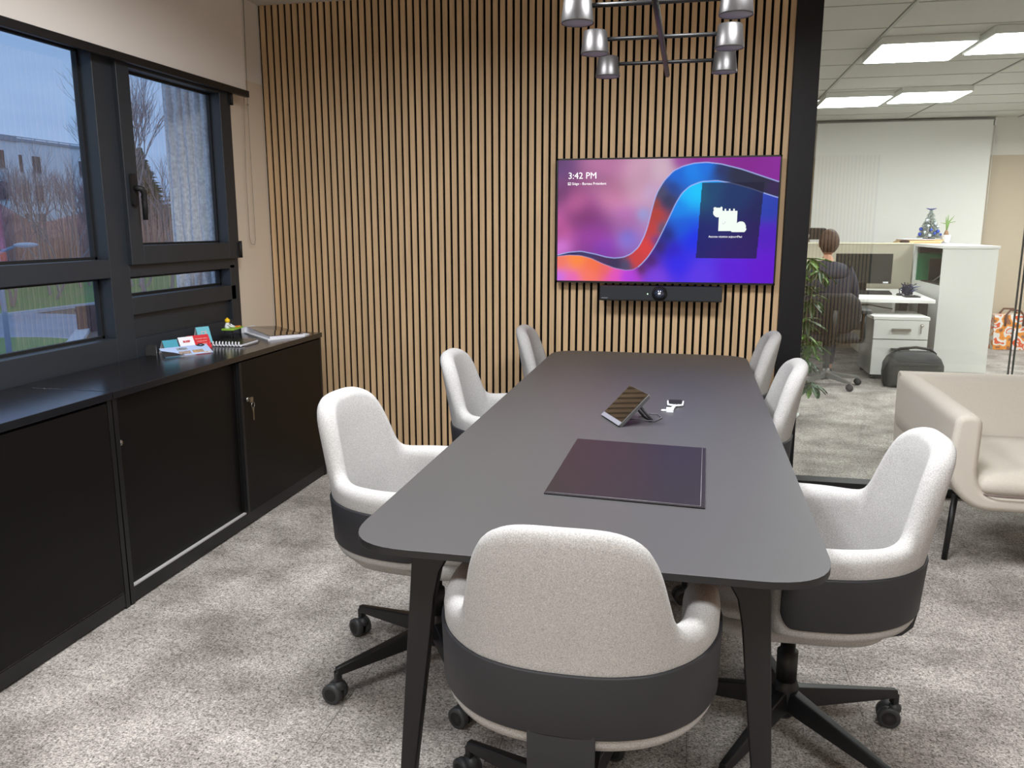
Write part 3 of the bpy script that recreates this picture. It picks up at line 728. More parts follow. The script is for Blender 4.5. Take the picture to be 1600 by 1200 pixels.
# ------------------------------------------------------------ glass partition
MB().box(.461, .585, 4.470, 4.60, 0, ZC).build('trim_1', mat('black_post_paint', (20, 20, 23), .5, spec=.3), kind='structure', bev=.004)
MB().box(.585, 3.2, 4.475, 4.575, 0, .048).build('trim_2', m_blackm, kind='structure', bev=.003)
MB().box(.585, 3.2, 4.475, 4.575, ZC - .045, ZC).build('trim_3', m_blackm, kind='structure', bev=.003)
gp = empty('glass_partition', (1.6, 4.53, .05), 'clear full-height glass partition between the meeting room and the office', 'glass partition')
MB().box(.585, 1.604, 4.524, 4.534, .045, ZC - .04).build('pane', m_glass, gp)
MB().box(1.622, 3.2, 4.524, 4.534, .045, ZC - .04).build('pane', m_glass, gp)
m_joint = mat('glass_edge', (70, 74, 72), .3)
MB().box(1.601, 1.606, 4.522, 4.536, .045, ZC - .04).box(1.620, 1.625, 4.522, 4.536, .045, ZC - .04).build('joint_strip', m_joint, gp)

# ------------------------------------------------------------ sofa
sf = empty('sofa', (1.8, 3.9, 0), 'light beige fabric two-seat sofa standing against the glass partition', 'sofa')
SX0, SX1_ = 1.045, 2.62
outer = [(SX0 + .004, .665), (SX0, .40), (SX0 + .10, .268), (SX1_ - .10, .268), (SX1_, .40), (SX1_ - .004, .665), (SX1_ - .105, .665), (SX1_ - .118, .40), (SX1_ - .15, .335), (SX0 + .15, .335), (SX0 + .118, .40), (SX0 + .105, .665)]
pr = smooth_round(outer, [.048, .14, .10, .10, .14, .048, .048, .08, .05, .05, .08, .048], 6)
q = MB().prism(pr, 'y', 3.46, 4.38, True)
for v in q.b.verts:
    if v.co.y > 4 and v.co.z > .5: v.co.z += .018
    if v.co.y < 4 and v.co.z > .5: v.co.x += .012 if v.co.x < 1.8 else -.012
q.build('outer_shell', m_fab2, sf, bev=.028, seg=4)
q = MB().prism(smooth_round([(4.40, .30), (4.43, .682), (4.345, .682), (4.13, .33)], [.03, .04, .04, .02], 5), 'x', SX0 + .012, SX1_ - .012, True)
q.build('backrest', m_fab2, sf, bev=.03, seg=4)
q = MB(); rows = []
for (z, ins) in ((.330, .03), (.338, .012), (.36, .0), (.385, .0), (.408, .012), (.420, .04), (.426, .10), (.428, .18)):
    rows.append([(*p, z) for p in rrect(SX0 + .112 + ins, SX1_ - .112 - ins, 3.455 + ins, 4.19 - ins * .5, .09, 7)])
vs = q.grid(rows, True); q.b.faces.new(vs[0][::-1]); q.b.faces.new(vs[-1]); q.build('seat_cushion', m_fab2, sf)
pp = [(*p, .3400) for p in rrect(SX0 + .118, SX1_ - .118, 3.452, 4.19, .09, 7)]
MB().tube(pp + pp[:1], .004, 6, cap=False).build('piping', mat('piping_taupe', (120, 104, 100), .8), sf)
for (a, b) in (((1.135, 3.62), (1.112, 3.60)), ((1.13, 4.27), (1.11, 4.29)), ((2.53, 3.62), (2.56, 3.60)), ((2.53, 4.27), (2.56, 4.29))):
    MB().tube([(*a, .285), (*b, 0)], [.0135, .012], 12).build('leg', m_blackm, sf)

# ------------------------------------------------------------ things on the cabinets
ZT = .8225
def tent(name, c, w_, d_, h_, rot, m, label, cat='card', extra=None):
    """folded card: two leaves of real thickness"""
    root = empty(name, (c[0], c[1], ZT), label, cat)
    Mr = Matrix.Rotation(R(rot), 3, 'Z')
    def leaf(sgn, mm, nm):
        q = MB().hexa([(-w_ / 2, sgn * d_ / 2, 0), (w_ / 2, sgn * d_ / 2, 0), (w_ / 2, sgn * d_ / 2 - sgn * .0015, 0), (-w_ / 2, sgn * d_ / 2 - sgn * .0015, 0)],
                      [(-w_ / 2, sgn * .0008, h_), (w_ / 2, sgn * .0008, h_), (w_ / 2, -sgn * .0007, h_), (-w_ / 2, -sgn * .0007, h_)])
        for v in q.b.verts: v.co = Mr @ v.co + Vector((c[0], c[1], ZT))
        return q.build(nm, mm, root)
    fr_ = leaf(-1, m, 'front_leaf'); bk = leaf(1, m_paper if extra is None else extra, 'back_leaf')
    return root, fr_, Mr
m_teal = mat('teal_card', (58, 148, 170), .5); m_red = mat('red_card', (206, 36, 48), .5); m_lteal = mat('light_teal_card', (110, 190, 205), .5)
# cards face the room (towards +x and a little towards the camera)
def tpos(rot, c, u, h_, d_, hgt, eps=.0012):
    Mr = Matrix.Rotation(R(rot), 3, 'Z'); k = h_ / hgt
    p = Mr @ Vector((u, -d_ / 2 * (1 - k), h_)); nn = Mr @ Vector((0, -hgt, d_ / 2)).normalized()
    basis = Matrix((Mr @ Vector((1, 0, 0)), Mr @ Vector((0, d_ / 2, hgt)).normalized(), nn)).transposed()
    return Vector((c[0], c[1], ZT)) + p + nn * (eps + .0012), basis
RC = 62
r1, _, _ = tent('folded_card', (-2.412, 3.265), .045, .06, .045, RC - 30, m_cabf, 'small black and white folded card at the left end of the cards', extra=m_paper)
r2, _, _ = tent('folded_card', (-2.352, 3.318), .070, .075, .062, RC, m_teal, 'teal folded card standing in front of the white one on the cabinet')
r3, _, _ = tent('folded_card', (-2.345, 3.430), .075, .07, .062, RC, m_paper, 'white folded card with a red logo in the middle of the cards')
p_, bs = tpos(RC, (-2.345, 3.430), 0, .036, .07, .062)
text('printed_mark', 'SOFIP', .014, p_, bs, m_red, r3, align='CENTER', bold=.0006)
r4, _, _ = tent('folded_card', (-2.335, 3.515), .110, .07, .060, RC, m_red, 'red folded card with white lettering beside the notebook')
p_, bs = tpos(RC, (-2.335, 3.515), .01, .036, .07, .060)
m_cream = mat('cream_print', (245, 200, 190), .5)
for i, s_ in enumerate(('MEILLEURS VOEUX', 'BONNE ANNEE', 'ET BONHEUR')):
    p_, bs = tpos(RC, (-2.335, 3.515), .012, .040 - i * .012, .07, .060); text('printed_lines', s_, .0075, p_, bs, m_cream, r4, align='CENTER')
r5, _, _ = tent('folded_card', (-2.385, 3.635), .070, .075, .085, RC, m_lteal, 'light teal folded card standing behind the red card')
p_, bs = tpos(RC, (-2.385, 3.635), 0, .045, .075, .085)
text('printed_mark', 'CE', .028, p_, bs, m_cream, r5, align='CENTER')
# photo leaflet leaning low
m_photo = mat('photo_print', (168, 190, 226), .35, col2=(150, 140, 132), nscale=38, noise=.2, detail=5)
lf = empty('photo_leaflet', (-2.19, 3.345, ZT), 'glossy leaflet with aerial building photos leaning against the cards', 'leaflet')
ux = Vector((.118, .182, 0)).normalized(); uy = Vector((-.8, .55, .42)).normalized(); uz = ux.cross(uy).normalized()
L0 = Vector((-2.285, 3.188, ZT + .002))
def LP(u, v, w): return L0 + ux * u + uy * v + uz * w
def leafslab(u0, u1, v0, v1, w0, w1, m, nm, pts=None):
    q = MB().prism(pts or [(u0, v0), (u1, v0), (u1, v1), (u0, v1)], 'z', w0, w1)
    for v in q.b.verts: v.co = LP(v.co.x, v.co.y, v.co.z)
    return q.build(nm, m, lf)
leafslab(0, .222, 0, .078, 0, .0015, mat('leaflet_blue', (176, 196, 232), .4), 'leaflet_sheet')
mc = [mat('photo_' + str(i), c, .4, col2=c2, nscale=120, noise=.1) for i, (c, c2) in enumerate((((196, 176, 160), (90, 84, 90)), ((210, 170, 110), (120, 110, 120)), ((180, 188, 196), (70, 74, 80)), ((150, 120, 96), (230, 226, 220))))]
leafslab(0, 0, 0, 0, .0015, .0021, mat('leaflet_dark', (52, 50, 52), .4), 'dark_corner', [(0, 0), (.09, 0), (.05, .03), (0, .055)])
for i, (u0, u1, v0, v1) in enumerate(((.070, .125, .008, .034), (.135, .185, .012, .036), (.072, .12, .045, .065), (.180, .218, .003, .014))):
    leafslab(u0, u1, v0, v1, .0016, .0023, mc[i], 'printed_photo')
MB().tube([LP(.17, .072, .004), LP(.19, .062, .004), LP(.205, .068, .004), LP(.20, .078, .004), LP(.18, .078, .004)], .003, 6).build('pen_clip', m_black, lf)
# spiral notebook
nb = empty('spiral_notebook', (-2.21, 3.64, ZT), 'dark spiral-bound notebook with a white coil lying on the cabinet', 'notebook')
n0 = Vector((-2.300, 3.560, 0)); nx = Vector((.174, .012, 0)).normalized(); ny = Vector((-.012, .174, 0)).normalized(); ZT += .003
def NP(u, v, z): q = n0 + nx * u + ny * v; return (q.x, q.y, z)
MB().hexa([NP(.0, .008, ZT), NP(.165, .008, ZT), NP(.165, .18, ZT), NP(0, .18, ZT)], [NP(.0, .008, ZT + .010), NP(.165, .008, ZT + .010), NP(.165, .18, ZT + .010), NP(0, .18, ZT + .010)]).build('pages', m_paper, nb)
MB().hexa([NP(-.002, .004, ZT + .010), NP(.167, .004, ZT + .010), NP(.167, .182, ZT + .010), NP(-.002, .182, ZT + .010)], [NP(-.002, .004, ZT + .012), NP(.167, .004, ZT + .012), NP(.167, .182, ZT + .012), NP(-.002, .182, ZT + .012)]).build('cover', mat('notebook_cover', (30, 30, 36), .2), nb)
co = MB()
pts = []
for k in range(0, 10):
    for t_ in np.linspace(0, 2 * math.pi, 9)[:-1]:
        u = (k + t_ / (2 * math.pi)) * .0168; pts.append(NP(u, -.003 + .0105 * math.cos(t_), ZT + .010 + .0105 * math.sin(t_)))
co.tube(pts, .0030, 5); co.build('coil', m_paper, nb); ZT -= .003
# grey folded sheet beyond the notebook
sh_ = [(-2.24, 3.61), (-2.120, 3.590), (-2.122, 3.70), (-2.155, 3.785), (-2.26, 3.77)]
MB().prism(sh_, 'z', ZT, ZT + .0025).build('grey_folder', mat('folder_taupe', (92, 84, 80), .4), label='thin taupe folder lying partly under the spiral notebook', cat='folder')
# toy desk figure
ty = empty('toy_figure', (-2.33, 3.82, ZT), 'yellow-headed toy figure sitting at a small green desk', 'toy')
c = Vector((-2.340, 3.815, ZT))
m_lime = mat('lime_plastic', (150, 200, 60), .3); m_yel = mat('yellow_plastic', (245, 200, 30), .3)
q = MB().prism(smooth_round([(c.x - .02, c.y - .055), (c.x + .045, c.y - .045), (c.x + .03, c.y + .085), (c.x - .035, c.y + .075)], .01, 4), 'z', ZT + .052, ZT + .059); q.build('desk_top', m_lime, ty)
q = MB()
for dx, dy in ((-.01, -.035), (.03, -.03), (-.022, .06), (.018, .068)): q.tube([(c.x + dx, c.y + dy, ZT + .052), (c.x + dx * 1.1, c.y + dy * 1.1, ZT)], .002, 6)
q.tube([(c.x - .012, c.y - .038, ZT + .02), (c.x + .033, c.y - .033, ZT + .02)], .0015, 5); q.build('desk_legs', m_black, ty)
MB().lathe([(0, 0), (.016, 0), (.0145, .012), (.009, .027), (.006, .031), (0, .031)], (c.x - .006, c.y - .012, ZT + .058), 14).build('torso', m_paper, ty)
MB().tube([(c.x + .004, c.y - .024, ZT + .080), (c.x + .018, c.y - .018, ZT + .068), (c.x + .026, c.y + .004, ZT + .064)], .0042, 6).tube([(c.x - .004, c.y + .004, ZT + .080), (c.x + .004, c.y + .016, ZT + .070), (c.x + .016, c.y + .02, ZT + .064)], .0042, 6).build('arms', m_paper, ty)
MB().ball((c.x - .005, c.y - .012, ZT + .098), .0135, 12, (1, 1, .95)).lathe([(0, .0), (.005, 0), (.005, .004), (0, .004)], (c.x - .005, c.y - .012, ZT + .109), 10).build('head', m_yel, ty)
MB().prism([(c.x + .009, c.y - .018), (c.x + .0105, c.y - .018), (c.x + .0115, c.y - .012), (c.x + .010, c.y - .012)], 'z', ZT + .067, ZT + .084).build('tie', m_black, ty)
q = MB()
for dx, dy, r in ((.012, .035, .007), (.022, .045, .008), (.010, .055, .006), (.020, .062, .006)): q.ball((c.x + dx, c.y + dy, ZT + .062), r, 8, (1, 1, .7))
q.build('desk_clutter', mat('orange_plastic', (225, 130, 40), .4), ty)
# stack of documents in a binder at the end of the cabinet
pb = empty('document_stack', (-2.18, 4.02, ZT), 'open binder and loose white papers at the far end of the cabinet', 'papers')
def sheet(pts, z0, z1, m, nm, **kw): return MB().prism(pts, 'z', z0, z1).build(nm, m, pb, **kw)
sheet([(-2.405, 4.055), (-2.116, 3.797), (-2.006, 3.990), (-2.018, 4.07), (-2.30, 4.165)], ZT, ZT + .006, m_paper, 'loose_sheets')
q = MB().hexa([(-2.395, 4.075, ZT + .006), (-2.120, 3.825, ZT + .006), (-2.014, 4.010, ZT + .006), (-2.26, 4.165, ZT + .006)], [(-2.395, 4.075, ZT + .030), (-2.120, 3.825, ZT + .018), (-2.014, 4.010, ZT + .011), (-2.26, 4.165, ZT + .028)]); q.build('binder_pages', mat('page_edges', (216, 214, 222), .6), pb)
q = MB().hexa([(-2.397, 4.08, ZT + .0305), (-2.126, 3.832, ZT + .0185), (-2.024, 4.012, ZT + .0115), (-2.262, 4.163, ZT + .0285)], [(-2.397, 4.08, ZT + .033), (-2.126, 3.832, ZT + .021), (-2.024, 4.012, ZT + .0135), (-2.262, 4.163, ZT + .031)]); q.build('glossy_cover', mat('glossy_dark_cover', (40, 30, 28), .06, spec=.8, coat=.6), pb)
MB().box(-2.415, -2.395, 4.05, 4.165, ZT, ZT + .03).build('white_tab', m_paper, pb)

# ============================================================ office behind the glass
ceil2 = MB().box(-2.6, 5.2, 4.62, 10.9, ZC + .03, ZC + .1).build('ceiling_office', m_ceil, kind='structure')
m_tile = mat('ceiling_tile_white', (206, 206, 198), .95, spec=.05, noise=.02, nscale=60, rand=.02)
t0 = MB().box(.004, 1.196, .004, .604, 0, .012).build('ceiling_tile', m_tile, ceil2)
first = True
LIGHTS = ((1.175, 6.10), (1.80, 5.92), (1.175, 8.43), (1.80, 8.27))
yj = [4.64 + .608 * k for k in range(10)]
for ix in range(4):
    for k, y in enumerate(yj):
        x = -.04 + 1.21 * ix
        o = t0 if first else twin('ceiling_tile', t0, ceil2)
        first = False; o.location = (x, y, ZC + .006)
gm = MB()
for ix in range(5): gm.box(-.05 + 1.21 * ix, -.030 + 1.21 * ix, 4.62, 10.7, ZC - .002, ZC + .012)
for y in yj: gm.box(-.04, 4.8, y - .006, y + .004, ZC + .002, ZC + .012)
gm.build('grid_rail', mat('ceiling_grid', (176, 176, 170), .6), ceil2)
m_glow = mat('panel_glow', (255, 255, 250), .5, emit=(250, 252, 252), estr=15)
NM = ('nearest left bright square ceiling panel above the office', 'bright ceiling panel cut by the right edge of the picture', 'far left square ceiling panel beside the black post', 'far right square ceiling panel in the office ceiling')
for (x, y), lb in zip(LIGHTS, NM):
    r_ = empty('ceiling_light', (x + .29, y + .32, 2.58), lb, 'ceiling light', 'square light panels in the office ceiling')
    MB().box(x, x + .59, y, y + .65, 2.585, ZC + .004).build('frame', m_white, r_)
    MB().box(x + .012, x + .578, y + .012, y + .638, 2.580, 2.586).build('diffuser', m_glow, r_)
# walls: off-white above, beige below
m_offw = mat('office_white_paint', (214, 212, 205), .85, spec=.1)
m_offb = mat('office_beige_paint', (190, 178, 158), .85, spec=.1)
wo = MB().box(-2.6, 5.2, 10.70, 10.85, 0, 2.215).build('wall_office', m_offb, kind='structure')
MB().box(-2.6, 5.2, 10.70, 10.85, 2.215, ZC + .05).build('upper_paint_band', m_offw, wo)
MB().box(4.9, 5.2, 4.62, 10.7, 0, ZC + .05).build('wall_office_right', m_offw, kind='structure')
MB().box(-2.7, -2.6, 4.62, 10.7, 0, ZC + .05).build('wall_office_left', m_offw, kind='structure')
MB().box(3.2, 5.2, 4.5, 4.62, 0, ZC + .05).build('wall_office_front', m_offw, kind='structure')
MB().box(1.255, 1.33, 10.66, 10.70, 1.15, 2.2).build('trim_4', m_blackm, kind='structure')
MB().box(1.17, 1.255, 10.67, 10.70, 1.0, 2.6).build('trim_5', m_white, kind='structure')
# big roller blind on the far wall
ob = empty('roller_blind', (2.35, 10.6, 1.0), 'large pale grey roller blind pulled down on the far office wall', 'blind')
MB().box(1.40, 3.30, 10.585, 10.589, 1.00, 2.60).build('blind_fabric', mat('grey_blind_fabric', (222, 222, 218), .8, spec=.15), ob)
MB().tube([(1.38, 10.61, 2.602), (3.32, 10.61, 2.602)], .022, 12).build('roller', mat('roller_grey', (150, 152, 150), .5), ob)
MB().box(1.365, 1.385, 10.59, 10.66, 2.52, 2.62).box(3.315, 3.335, 10.59, 10.66, 2.54, 2.62).build('roller_bracket', m_white, ob)
MB().tube([(3.325, 10.60, 2.55), (3.325, 10.60, 1.3)], .003, 5).build('pull_chain', m_white, ob)

# ---- desk group
m_desk = mat('white_desk', (238, 239, 236), .35)
m_screenf = mat('divider_fabric', (168, 163, 146), .9, spec=.1, bump=.2, bscale=600)
dv = empty('desk_divider', (1.7, 9.68, .6), 'beige fabric desk divider standing behind the monitor', 'divider')
MB().box(.85, 2.355, 9.66, 9.70, .55, 1.222).build('panel', m_screenf, dv, bev=.004)
MB().box(.85, 2.355, 9.655, 9.705, 1.216, 1.230).build('top_rail', mat('cream_rail', (225, 220, 196), .5), dv)
MB().box(.85, .88, 9.66, 9.70, 0, .56).box(2.30, 2.33, 9.66, 9.70, 0, .56).build('post', m_steel, dv)
wd = empty('office_desk', (1.7, 8.9, 0), 'white office desk with black legs where the person sits', 'desk')
MB().hexa([(1.05, 8.21, .700), (2.232, 8.21, .700), (2.345, 9.64, .700), (1.05, 9.64, .700)], [(1.05, 8.21, .732), (2.232, 8.21, .732), (2.345, 9.64, .732), (1.05, 9.64, .732)]).build('desk_top', m_desk, wd, bev=.003)
for x, y in ((2.14, 8.36), (1.10, 8.36), (2.235, 9.5), (1.10, 9.5)): MB().box(x, x + .07, y, y + .07, 0, .700).build('leg', m_blackm, wd)
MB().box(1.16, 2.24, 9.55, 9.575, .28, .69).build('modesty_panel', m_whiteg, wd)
hd = empty('hanging_drawer', (1.72, 8.6, .47), 'white drawer box hanging under the left part of the office desk', 'drawer unit')
MB().box(1.54, 1.93, 8.40, 8.85, .50, .698).build('drawer_box', m_white, hd, bev=.002)
MB().box(1.66, 1.90, 8.39, 8.40, .60, .68).build('label_plate', mat('plate_grey', (190, 190, 186), .4), hd)
MB().tube([(1.58, 8.38, .66), (1.70, 8.36, .665), (1.80, 8.36, .645), (1.90, 8.36, .63)], .006, 6).build('headset_arm', m_black, hd)
pd = empty('pedestal_drawers', (1.9, 8.3, 0), 'white two-drawer pedestal with metal handles behind the black bag', 'drawer unit')
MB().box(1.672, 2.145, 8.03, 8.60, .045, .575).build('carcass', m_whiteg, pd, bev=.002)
MB().box(1.668, 2.150, 8.012, 8.61, .560, .590).build('top_panel', m_white, pd, bev=.002)
for i, (z0, z1) in enumerate(((.385, .556), (.048, .376))):
    d_ = MB().box(1.675, 2.142, 8.010, 8.032, z0, z1).build('drawer', m_white, pd, bev=.002)
    zm = z1 - .085
    MB().box(1.83, 1.99, 7.985, 7.993, zm - .012, zm + .012).box(1.83, 1.85, 7.99, 8.012, zm - .012, zm + .012).box(1.97, 1.99, 7.99, 8.012, zm - .012, zm + .012).build('handle', m_steel, d_)
    if i == 0:
        MB().lathe([(0, 0), (.014, 0), (.014, -.008), (0, -.008)], (2.085, 8.010, .515), 12, 'y').box(2.070, 2.080, 7.995, 7.999, .44, .51).build('lock', m_steel, d_)
for x, y in ((1.71, 8.08), (2.10, 8.08), (1.71, 8.55), (2.10, 8.55)): MB().lathe([(0, 0), (.022, 0), (.022, .046), (0, .046)], (x, y, 0), 12).build('wheel', m_gasket, pd)
# tall cabinet with niche opening to the desk side
tc_ = empty('tall_cabinet', (2.6, 9.1, 0), 'tall white cabinet with an open shelf facing the desk', 'cabinet')
b_ = MB().box(2.362, 2.845, 8.60, 8.622, .0, 1.195).box(2.362, 2.845, 9.62, 9.64, 0, 1.195).box(2.82, 2.845, 8.62, 9.62, 0, 1.195).box(2.362, 2.384, 8.62, 9.62, 0, .835).box(2.384, 2.82, 8.62, 9.62, .80, .835)
b_.build('carcass', m_white, tc_)
MB().box(2.350, 2.855, 8.588, 9.65, 1.195, 1.222).build('top_panel', m_white, tc_, bev=.002)
gf = empty('green_folder', (2.5, 9.1, .836), 'green folder leaning on the back of the open cabinet shelf', 'folder')
MB().box(2.386, 2.70, 9.57, 9.60, .836, 1.125).build('cover', mat('green_card', (24, 110, 70), .5), gf)
lt = empty('dark_document_tray', (2.45, 8.95, .836), 'dark tray and display standing in the open cabinet shelf', 'tray')
MB().box(2.46, 2.66, 9.40, 9.42, .850, 1.075).build('dark_screen', m_black, lt)
MB().box(2.386, 2.80, 9.54, 9.615, 1.128, 1.19).build('dark_top_strip', m_black, lt)  # plain dark strip across the top of the open shelf
MB().box(2.385, 2.56, 8.66, 9.4, .836, .848).build('tray_base', m_black, lt)
MB().tube([(2.40, 9.0, .86), (2.42, 8.8, .93), (2.43, 8.70, .99)], .006, 6).build('pen', m_steel, lt)
# low cabinet run behind the divider
MB().box(1.9, 2.845, 9.72, 10.25, 0, 1.222).build('storage_cabinet', m_white, label='white storage cabinet behind the divider carrying the envelopes', cat='cabinet', loc=(2.4, 10, 0), bev=.003)
# monitor, keyboard, mouse, tinsel
mo = empty('monitor', (1.75, 9.1, .732), 'black computer monitor on the white desk to the right of the person', 'monitor')
MB().box(1.477, 2.030, 9.09, 9.115, .822, 1.128).build('housing', m_black, mo, bev=.003)
MB().box(1.487, 2.020, 9.086, 9.091, .850, 1.118).build('screen', mat('monitor_glass', (38, 42, 42), .15, spec=.6), mo)
MB().box(1.95, 2.00, 9.084, 9.09, .828, .842).build('badge', m_paper, mo)
MB().box(1.70, 1.80, 9.12, 9.16, .735, 1.0).build('stand_neck', m_black, mo)
MB().box(1.62, 1.90, 9.02, 9.22, .732, .744).build('stand_foot', m_black, mo)
kb = empty('keyboard', (1.78, 8.85, .732), 'black keyboard in front of the office monitor', 'keyboard')
MB().hexa([(1.55, 8.74, .733), (1.975, 8.76, .733), (1.985, 8.92, .733), (1.56, 8.90, .733)], [(1.55, 8.74, .745), (1.975, 8.76, .745), (1.985, 8.92, .760), (1.56, 8.90, .760)]).build('case', m_black, kb)
q = MB()
for r0 in range(5):
    for k in range(16):
        x = 1.562 + k * .0258 + r0 * .002; y = 8.752 + r0 * .031 + k * .0012; z = .746 + r0 * .003
        q.box(x, x + .021, y, y + .024, z, z + .006)
q.build('keys', mat('key_black', (44, 46, 48), .5), kb, kind='stuff')
MB().ball((2.03, 8.72, .74), .028, 10, (1, 1.5, .6)).build('mouse', m_black, label='small black mouse right of the keyboard', cat='mouse', loc=(2.03, 8.72, .732))
tn = empty('tinsel_bundle', (2.09, 8.62, .732), 'dark blue tinsel decoration heaped on the office desk', 'decoration')
m_tin = mat('blue_foil', (40, 46, 84), .25, metal=.7); q = MB()
for k in range(90):
    c0 = Vector((2.10 + random.gauss(0, .03), 8.70 + random.gauss(0, .05), .79 + random.gauss(0, .025)))
    d0 = Vector((random.gauss(0, 1), random.gauss(0, 1), random.gauss(0, 1))).normalized() * .035
    q.tube([c0 - d0, c0 + d0], [.006, .001], 4, smooth=False)
q.ball((2.10, 8.70, .775), .045, 10); q.build('foil_strands', m_tin, tn, kind='stuff')
MB().prism(rrect(2.03, 2.17, 8.46, 8.62, .02, 3), 'z', .732, .742).build('base_plate', m_black, tn)
# black laptop bag on the floor
bg_ = empty('laptop_bag', (2.08, 7.75, 0), 'black laptop bag standing on the floor against the drawer pedestal', 'bag')
q = MB(); rows = []
for (z, ins) in ((0.0, .03), (.02, .0), (.10, -.008), (.20, -.005), (.26, .02), (.300, .06), (.315, .09)):
    rows.append([(*p, z) for p in rrect(1.835 + ins, 2.30 - ins, 7.62 + ins * .8, 7.86 - ins * .8, .06, 5)])
vs = q.grid(rows, True); q.b.faces.new(vs[0][::-1]); q.b.faces.new(vs[-1]); m_nyl = mat('black_nylon', (26, 28, 27), .6, bump=.4, bscale=400)
q.build('body', m_nyl, bg_)
MB().prism(smooth_round([(1.87, .03), (2.26, .03), (2.26, .20), (1.87, .20)], .02, 3), 'y', 7.602, 7.63).build('front_pocket', m_nyl, bg_)
MB().tube([(1.90, 7.74, .29), (1.95, 7.74, .335), (2.08, 7.74, .35), (2.20, 7.74, .335), (2.25, 7.74, .29)], .012, 8).build('carry_handle', m_gasket, bg_)
MB().tube([(1.87, 7.600, .235), (2.07, 7.594, .24), (2.27, 7.600, .235)], .005, 5).build('zip', m_gasket, bg_)
MB().tube([(1.84, 7.66, .24), (1.80, 7.66, .15), (1.815, 7.66, .04), (1.84, 7.70, .006)], .010, 6).build('strap', m_gasket, bg_)
for o in list(bg_.children): o.location.x -= .10
# envelopes, little fir tree, bulb plant
m_kraft = mat('kraft_paper', (214, 178, 118), .6)
en_ = empty('envelope_stack', (2.42, 9.95, 1.223), 'stack of kraft envelopes on the white cabinet under the small tree', 'envelopes')
for i, (dx, cc) in enumerate(((0, m_kraft), (.015, mat('pale_kraft', (236, 214, 170), .6)), (.03, m_kraft))):
    z0 = 1.223 + i * .013
    MB().box(2.24 + dx, 2.66 + dx, 9.80 + dx * .5, 10.12, z0, z0 + .012).build('envelope', cc, en_, bev=.002)
MB().hexa([(2.26, 9.80, 1.262), (2.60, 9.80, 1.262), (2.60, 10.1, 1.262), (2.26, 10.1, 1.262)], [(2.30, 9.82, 1.272), (2.60, 9.82, 1.268), (2.60, 10.1, 1.268), (2.30, 10.1, 1.270)]).build('loose_sheet', m_paper, en_)
MB().ball((2.29, 9.80, 1.240), .03, 8, (1.8, .8, .6)).build('dark_flap', mat('dark_brown', (60, 36, 26), .6), en_)
xt = empty('tabletop_fir_tree', (2.57, 9.95, 1.27), 'small decorated fir tree with blue baubles on the white cabinet', 'small tree')
q = MB()
for k in range(620):
    h_ = random.random() ** 1.25; z = 1.285 + h_ * .30; rad = .125 * (1 - h_) ** .85 + .012; a_ = random.random() * 6.283
    b0 = Vector((2.57, 9.95, z + .012)); tip = Vector((2.57 + rad * math.cos(a_), 9.95 + rad * math.sin(a_), z - .006 + random.uniform(-.012, .012)))
    mid = b0.lerp(tip, .45); sd = Vector((-math.sin(a_), math.cos(a_), 0)) * .007
    q._add([mid - sd, mid + sd, tip, mid + Vector((0, 0, .008))], [(0, 1, 2), (0, 3, 2), (1, 3, 2), (0, 1, 3)])
q.build('branches', mat('fir_green', (84, 100, 88), .7, col2=(190, 200, 196), nscale=90), xt, kind='stuff')
MB().tube([(2.57, 9.95, 1.272), (2.57, 9.95, 1.58)], [.010, .003], 8).build('trunk', mat('tree_trunk', (70, 56, 44), .8), xt)
MB().box(2.52, 2.62, 9.90, 10.0, 1.270, 1.280).build('stand', m_gasket, xt)
m_bb = mat('blue_bauble', (50, 84, 190), .2, metal=.5); m_sb = mat('silver_bauble', (205, 215, 220), .2, metal=.6)
for k, (a_, h_, sx) in enumerate(((200, .12, 0), (230, .2, 1), (258, .08, 1), (285, .15, 0), (310, .22, 0), (335, .10, 0), (190, .3, 0), (245, .42, 1), (300, .5, 1), (265, .28, 0), (220, .62, 1), (320, .38, 1))):
    rad = .112 * (1 - h_) ** .85 + .01; ball_ = MB().ball((2.57 + rad * math.cos(R(a_)), 9.95 + rad * math.sin(R(a_)), 1.285 + h_ * .3), .017 if k % 2 else .021, 10).build('bauble', m_sb if sx else m_bb, xt)
q = MB()
for k in range(7):
    a_ = k * 6.283 / 7; q.tube([(2.57, 9.95, 1.585), (2.57 + .055 * math.cos(a_), 9.95 + .055 * math.sin(a_), 1.60)], [.008, .002], 5)
q.build('blue_bow', m_bb, xt)
bp = empty('bulb_plant', (2.73, 9.90, 1.223), 'white pot with a sprouting bulb beside the small tree', 'plant')
MB().lathe([(0, 0), (.038, 0), (.042, .03), (.050, .085), (.052, .09), (.046, .09), (.042, .075), (0, .075)], (2.73, 9.90, 1.223), 20).build('pot', m_paper, bp)
MB().lathe([(.0, 0), (.020, .005), (.026, .025), (.018, .05), (.008, .07), (0, .075)], (2.73, 9.90, 1.295), 14).build('bulb', mat('bulb_brown', (150, 112, 80), .6), bp)
for k, (dx, dz, bx) in enumerate(((-.01, .15, -.005), (.005, .17, .0), (.02, .16, .045), (-.006, .12, -.06), (.01, .14, .075))):
    MB().tube([(2.73, 9.90, 1.36), (2.73 + dx, 9.90, 1.36 + dz * .6), (2.73 + dx + bx, 9.90, 1.36 + dz * (1 if abs(bx) < .05 else .7))], [.007, .008, .002], 6).build('leaf', mat('sprout_green', (130, 165, 92), .6) if k == 0 else bpy.data.materials['sprout_green'], bp)
